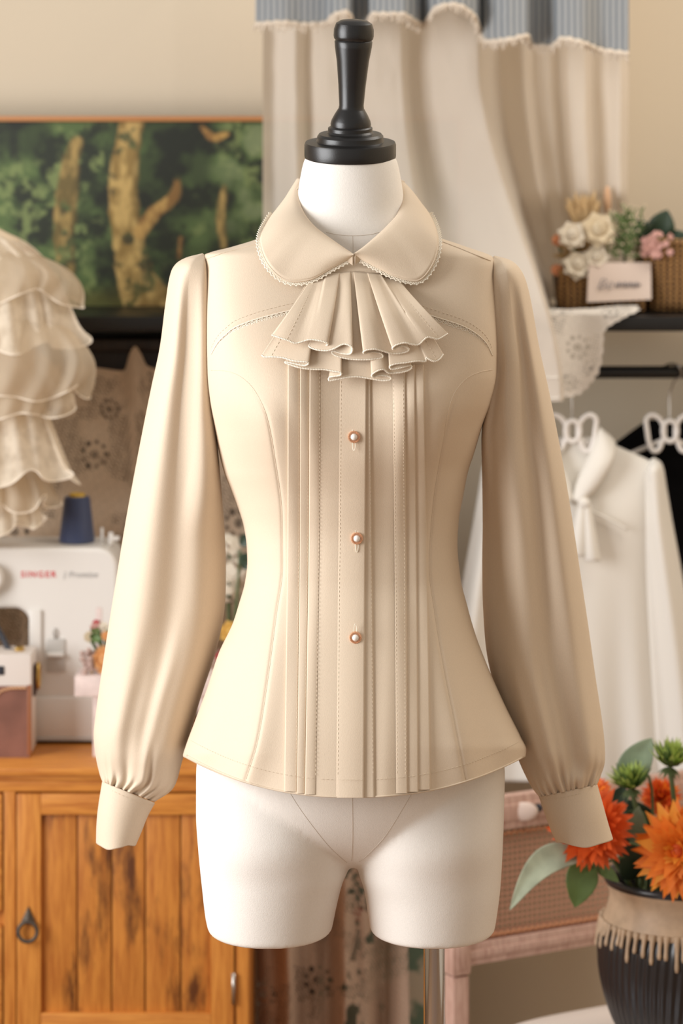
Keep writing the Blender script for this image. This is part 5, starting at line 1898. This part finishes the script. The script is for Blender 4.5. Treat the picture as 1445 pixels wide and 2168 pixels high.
# seat and legs
SD = .42
rows = []
for i, (s, z) in enumerate(((.0, ZS - .05), (.96, ZS - .05), (1.0, ZS - .042), (1.0, ZS - .014), (.985, ZS - .002), (.94, ZS + .006), (.7, ZS + .014), (.4, ZS + .018), (.0, ZS + .018))):
    row = []
    for k in range(72):
        a = 2 * PI * k / 72
        c_, s_ = math.cos(a), math.sin(a)
        e = .45
        row.append(C3(WB / 2 + (WB / 2 + .008) * max(s, .002) * math.copysign(abs(c_) ** e, c_), .018 + SD / 2 + SD / 2 * max(s, .002) * math.copysign(abs(s_) ** e, s_), z))
    rows.append(row)
MB().grid(rows, cu=True).build('seat', M['seat_cloth'], chair)
mb = MB(); cbox(mb, .0, WB, .02, SD + .01, ZS - .085, ZS - .048); mb.build('seat_frame', M['pink_wood'], chair, sharp=40)
for x in (.015, WB - .015):
    mb = MB()
    prof = [(.011, 0), (.016, .05), (.013, .06), (.020, ZS - .10), (.020, ZS - .05)]
    mb.lathe(prof, C3(x, SD - .012, 0), 16)
    mb.build('front_leg', M['pink_wood'], chair)

# ------------------------------------------------------------------ vase and flowers
VY = .60
kv = (DCAM + VY) / FPX
vc = P(1443, 0, VY)
# seat height under the vase
VZ = ZS + .0165
vase = thing('vase', 'black ribbed ceramic vase with beige drip glaze standing on the chair seat', 'vase', (vc.x, VY, VZ))
zz = lambda p: HCAM - (p - HY) * kv
M['black_glaze'] = plain('black_glaze', (32, 31, 33), .32, spec=.6)
M['beige_glaze'] = plain('beige_glaze', (186, 160, 132), .55, var=.15, vscale=50, bscale=120, bstr=.3)
prof = [(2, None), (95, None), (110, 2215), (140, 2170), (160, 2120), (174, 2060), (178, 2010), (176, 1975), (168, 1950)]
rows = []
N = 360
for r, y in catmull([(r, (VZ - HCAM) / -kv + HY if y is None else y, 0) for r, y in prof], 46) and [(p.x, p.y) for p in catmull([(r, (HCAM - VZ) / kv + HY if y is None else y, 0) for r, y in prof], 46)]:
    row = []
    for k in range(N):
        a = 2 * PI * k / N
        rib = 1 + .010 * math.cos(60 * a + (y - 2000) * .030) * (1 if y < 2190 else 0)
        row.append(Vector((vc.x + r * kv * rib * math.cos(a), VY + r * kv * rib * math.sin(a), max(VZ, zz(y)))))
    rows.append(row)
MB().grid(rows, cu=True).build('vase_body', M['black_glaze'], vase)
prof = [(169, 1952), (170, 1946), (160, 1925), (154, 1905), (153, 1888), (158, 1872), (164, 1862)]
MB().lathe([(r * kv, zz(y)) for r, y in prof], (vc.x, VY, 0), 80).build('collar_band', M['beige_glaze'], vase)
mb = MB()
mb.lathe([(r * kv, zz(y)) for r, y in ((162, 1866), (166, 1858), (162, 1850), (152, 1852), (146, 1866), (142, 1900), (150, 1960), (150, 2080), (2, 2100))], (vc.x, VY, 0), 80)
mb.build('rim', M['black_glaze'], vase)
for k in range(64):
    a = 2 * PI * (k + rs.uniform(-.25, .25)) / 64
    yb_ = rs.uniform(1966, 2012)
    path = []
    for t in np.linspace(0, 1, 8):
        y = lerp(1940, yb_, t)
        r = itp([(1940, 168), (1955, 173), (1980, 178.5), (2010, 180), (2050, 178)], y)
        path.append(Vector((vc.x + r * kv * math.cos(a), VY + r * kv * math.sin(a), zz(y))))
    MB().tube(path, lambda i: (.0046, .0040, .0034, .0028, .0026, .0027, .0031, .0022)[i], 8).build('glaze_drip', M['beige_glaze'], vase)

st = lambda dx=0: P(1443 + dx, 1960, VY)
BIG = [(22, -.25, .98, .19, .12), (22, .0, 1.0, .20, .12), (22, .25, .95, .20, .16), (20, .5, .84, .19, .18), (18, .8, .66, .16, .18), (14, 1.1, .46, .12, .1), (8, 1.4, .34, .10, .05)]
POM = [(24, -.35, .95, .19, .1), (26, -.1, 1.0, .19, .05), (26, .2, .98, .19, -.1), (26, .5, .95, .19, -.15), (24, .8, .92, .18, -.2), (20, 1.1, .88, .17, -.25), (14, 1.35, .85, .16, -.25), (8, 1.52, .82, .15, -.2)]
BUD = [(20, .45, 1.0, .15, -.15), (20, .7, 1.0, .15, -.12), (18, .95, .95, .14, -.1), (14, 1.2, .9, .13, 0), (8, 1.45, .85, .12, 0)]
mum('orange_chrysanthemum', 'large bright orange chrysanthemum at the picture edge above the vase', 1440, 1800, .47, 108, [M['orange_petal'], M['amber_petal']], (-.45, -1, .15), st(20), BIG, M['rust_petal'])
mum('rust_chrysanthemum', 'rust orange pompon chrysanthemum behind the cuff', 1252, 1752, .50, 92, [M['rust_petal'], M['rust_petal']], (-.25, -1, .25), st(-60), POM)
mum('small_chrysanthemum', 'orange chrysanthemum furthest back, just above the large bright one', 1398, 1690, .66, 46, [M['rust_petal'], M['orange_petal']], (0, -.8, .6), st(0), POM)
mum('side_chrysanthemum', 'orange chrysanthemum mostly hidden behind the cuff, petals showing beside it', 1262, 1672, .64, 34, [M['orange_petal'], M['rust_petal']], (-.2, -.6, .8), st(-40), BIG)
mum('low_chrysanthemum', 'orange chrysanthemum peeping out below the inner corner of the cuff', 1205, 1792, .60, 36, [M['orange_petal'], M['rust_petal']], (-.8, -.6, -.1), st(-90), BIG)
mum('green_bud', 'lime green flower bud lower of the two beside the white blouse', 1335, 1668, .58, 58, [M['green_petal'], M['leaf_mid']], (-.15, -.25, 1), st(-20), BUD, group='lime green buds')
mum('green_bud', 'lime green flower bud higher of the two, at the picture edge', 1418, 1622, .56, 62, [M['green_petal'], M['leaf_mid']], (.1, -.2, 1), st(30), BUD, group='lime green buds')


def leafthing(label, base, tip, w_, mat, sag=.01, lobes=0, bend=None):
    t = thing('leaf', label, 'leaf', P(*base))
    mb = MB(); leaf_mesh(mb, P(*base), P(*tip), w_, sag, lobes, bend=bend)
    mb.build('blade', mat, t, fixn=False, mods=[('SOLIDIFY', dict(thickness=.0008)), ('SUBSURF', dict(levels=1, render_levels=1))])
    MB().tube(catmull([P(*base), P((base[0] + 1443) / 2, min(base[1], 1850) - 10, (base[2] + VY) / 2), st((base[0] - 1443) * .5)], 12), .002, 6).build('stem', M['stem'], t)
    return t


leafthing('long pale sage leaf pointing down past the cane chair back', (1262, 1806, .50), (1078, 1928, .44), .019, M['leaf_pale'], .0, 0, (-.012, 0, .026))
leafthing('short sage leaf pointing straight down beside the vase', (1240, 1815, .52), (1216, 1922, .50), .022, M['leaf_mid'], .010, 0)
leafthing('upright sage leaf pointing up beside the white blouse', (1310, 1665, .60), (1380, 1562, .62), .022, M['leaf_grey'], .01, 0)
leafthing('dark green leaf behind the rust pompon flower', (1285, 1740, .62), (1322, 1660, .60), .020, M['leaf_dark'], .01, 0)
leafthing('grey green leaf between the two large orange flowers', (1330, 1800, .60), (1352, 1706, .56), .020, M['leaf_grey'], .012, 0)
leafthing('dark leaf low between the flowers at the vase mouth', (1345, 1860, .58), (1318, 1770, .54), .022, M['leaf_dark'], .012, 0)
leafthing('dark leaf beneath the lime green buds', (1370, 1760, .64), (1310, 1690, .62), .022, M['leaf_dark'], .012, 0)
leafthing('small bright green leaf under the rust pompon flower', (1262, 1830, .52), (1310, 1868, .50), .009, M['leaf_mid'], .006, 0)
# ------------------------------------------------------------------ light, camera, view
def area(name, loc, rot, sx, sy, power, col, spread=180):
    l = bpy.data.lights.new(name, 'AREA')
    l.shape = 'RECTANGLE'; l.size = sx; l.size_y = sy; l.energy = power; l.color = col
    l.spread = math.radians(spread)
    o = bpy.data.objects.new(name, l); COL.objects.link(o)
    o.location = loc; o.rotation_euler = rot
    return o


area('window_daylight', (-1.94, -.95, 1.62), (0, math.radians(-90), 0), 1.6, 1.6, 90, (.985, .99, 1.0))
area('overhead_fill', (1.15, .50, 2.70), (0, 0, 0), 1.2, 1.2, 22, (1.0, .92, .82))  # added fill light without a fixture, lifts the shade and the right-hand wall
w = bpy.data.worlds.new('world'); SC.world = w; w.use_nodes = True
bg = w.node_tree.nodes['Background']
bg.inputs['Color'].default_value = (1.0, .94, .87, 1); bg.inputs['Strength'].default_value = .50

cam = bpy.data.cameras.new('camera')
co = bpy.data.objects.new('camera', cam); COL.objects.link(co)
co.location = (0, -DCAM, HCAM); co.rotation_euler = (PI / 2, 0, 0)
cam.sensor_fit = 'HORIZONTAL'; cam.sensor_width = 24.0
cam.lens = FPX * 24.0 / 1445
cam.shift_x = 0.0
cam.shift_y = -(1084 - HY) / 1445
cam.dof.use_dof = True
cam.dof.focus_distance = DCAM - .10
cam.dof.aperture_fstop = 4.6
cam.clip_start = .05
SC.camera = co
SC.view_settings.view_transform = 'Standard'
SC.view_settings.look = 'None'
SC.view_settings.gamma = 1.0
SC.view_settings.use_curve_mapping = False
SC.view_settings.exposure = 0.0
SC.cycles.use_denoising = True
SC.cycles.max_bounces = 8
SC.cycles.transparent_max_bounces = 24
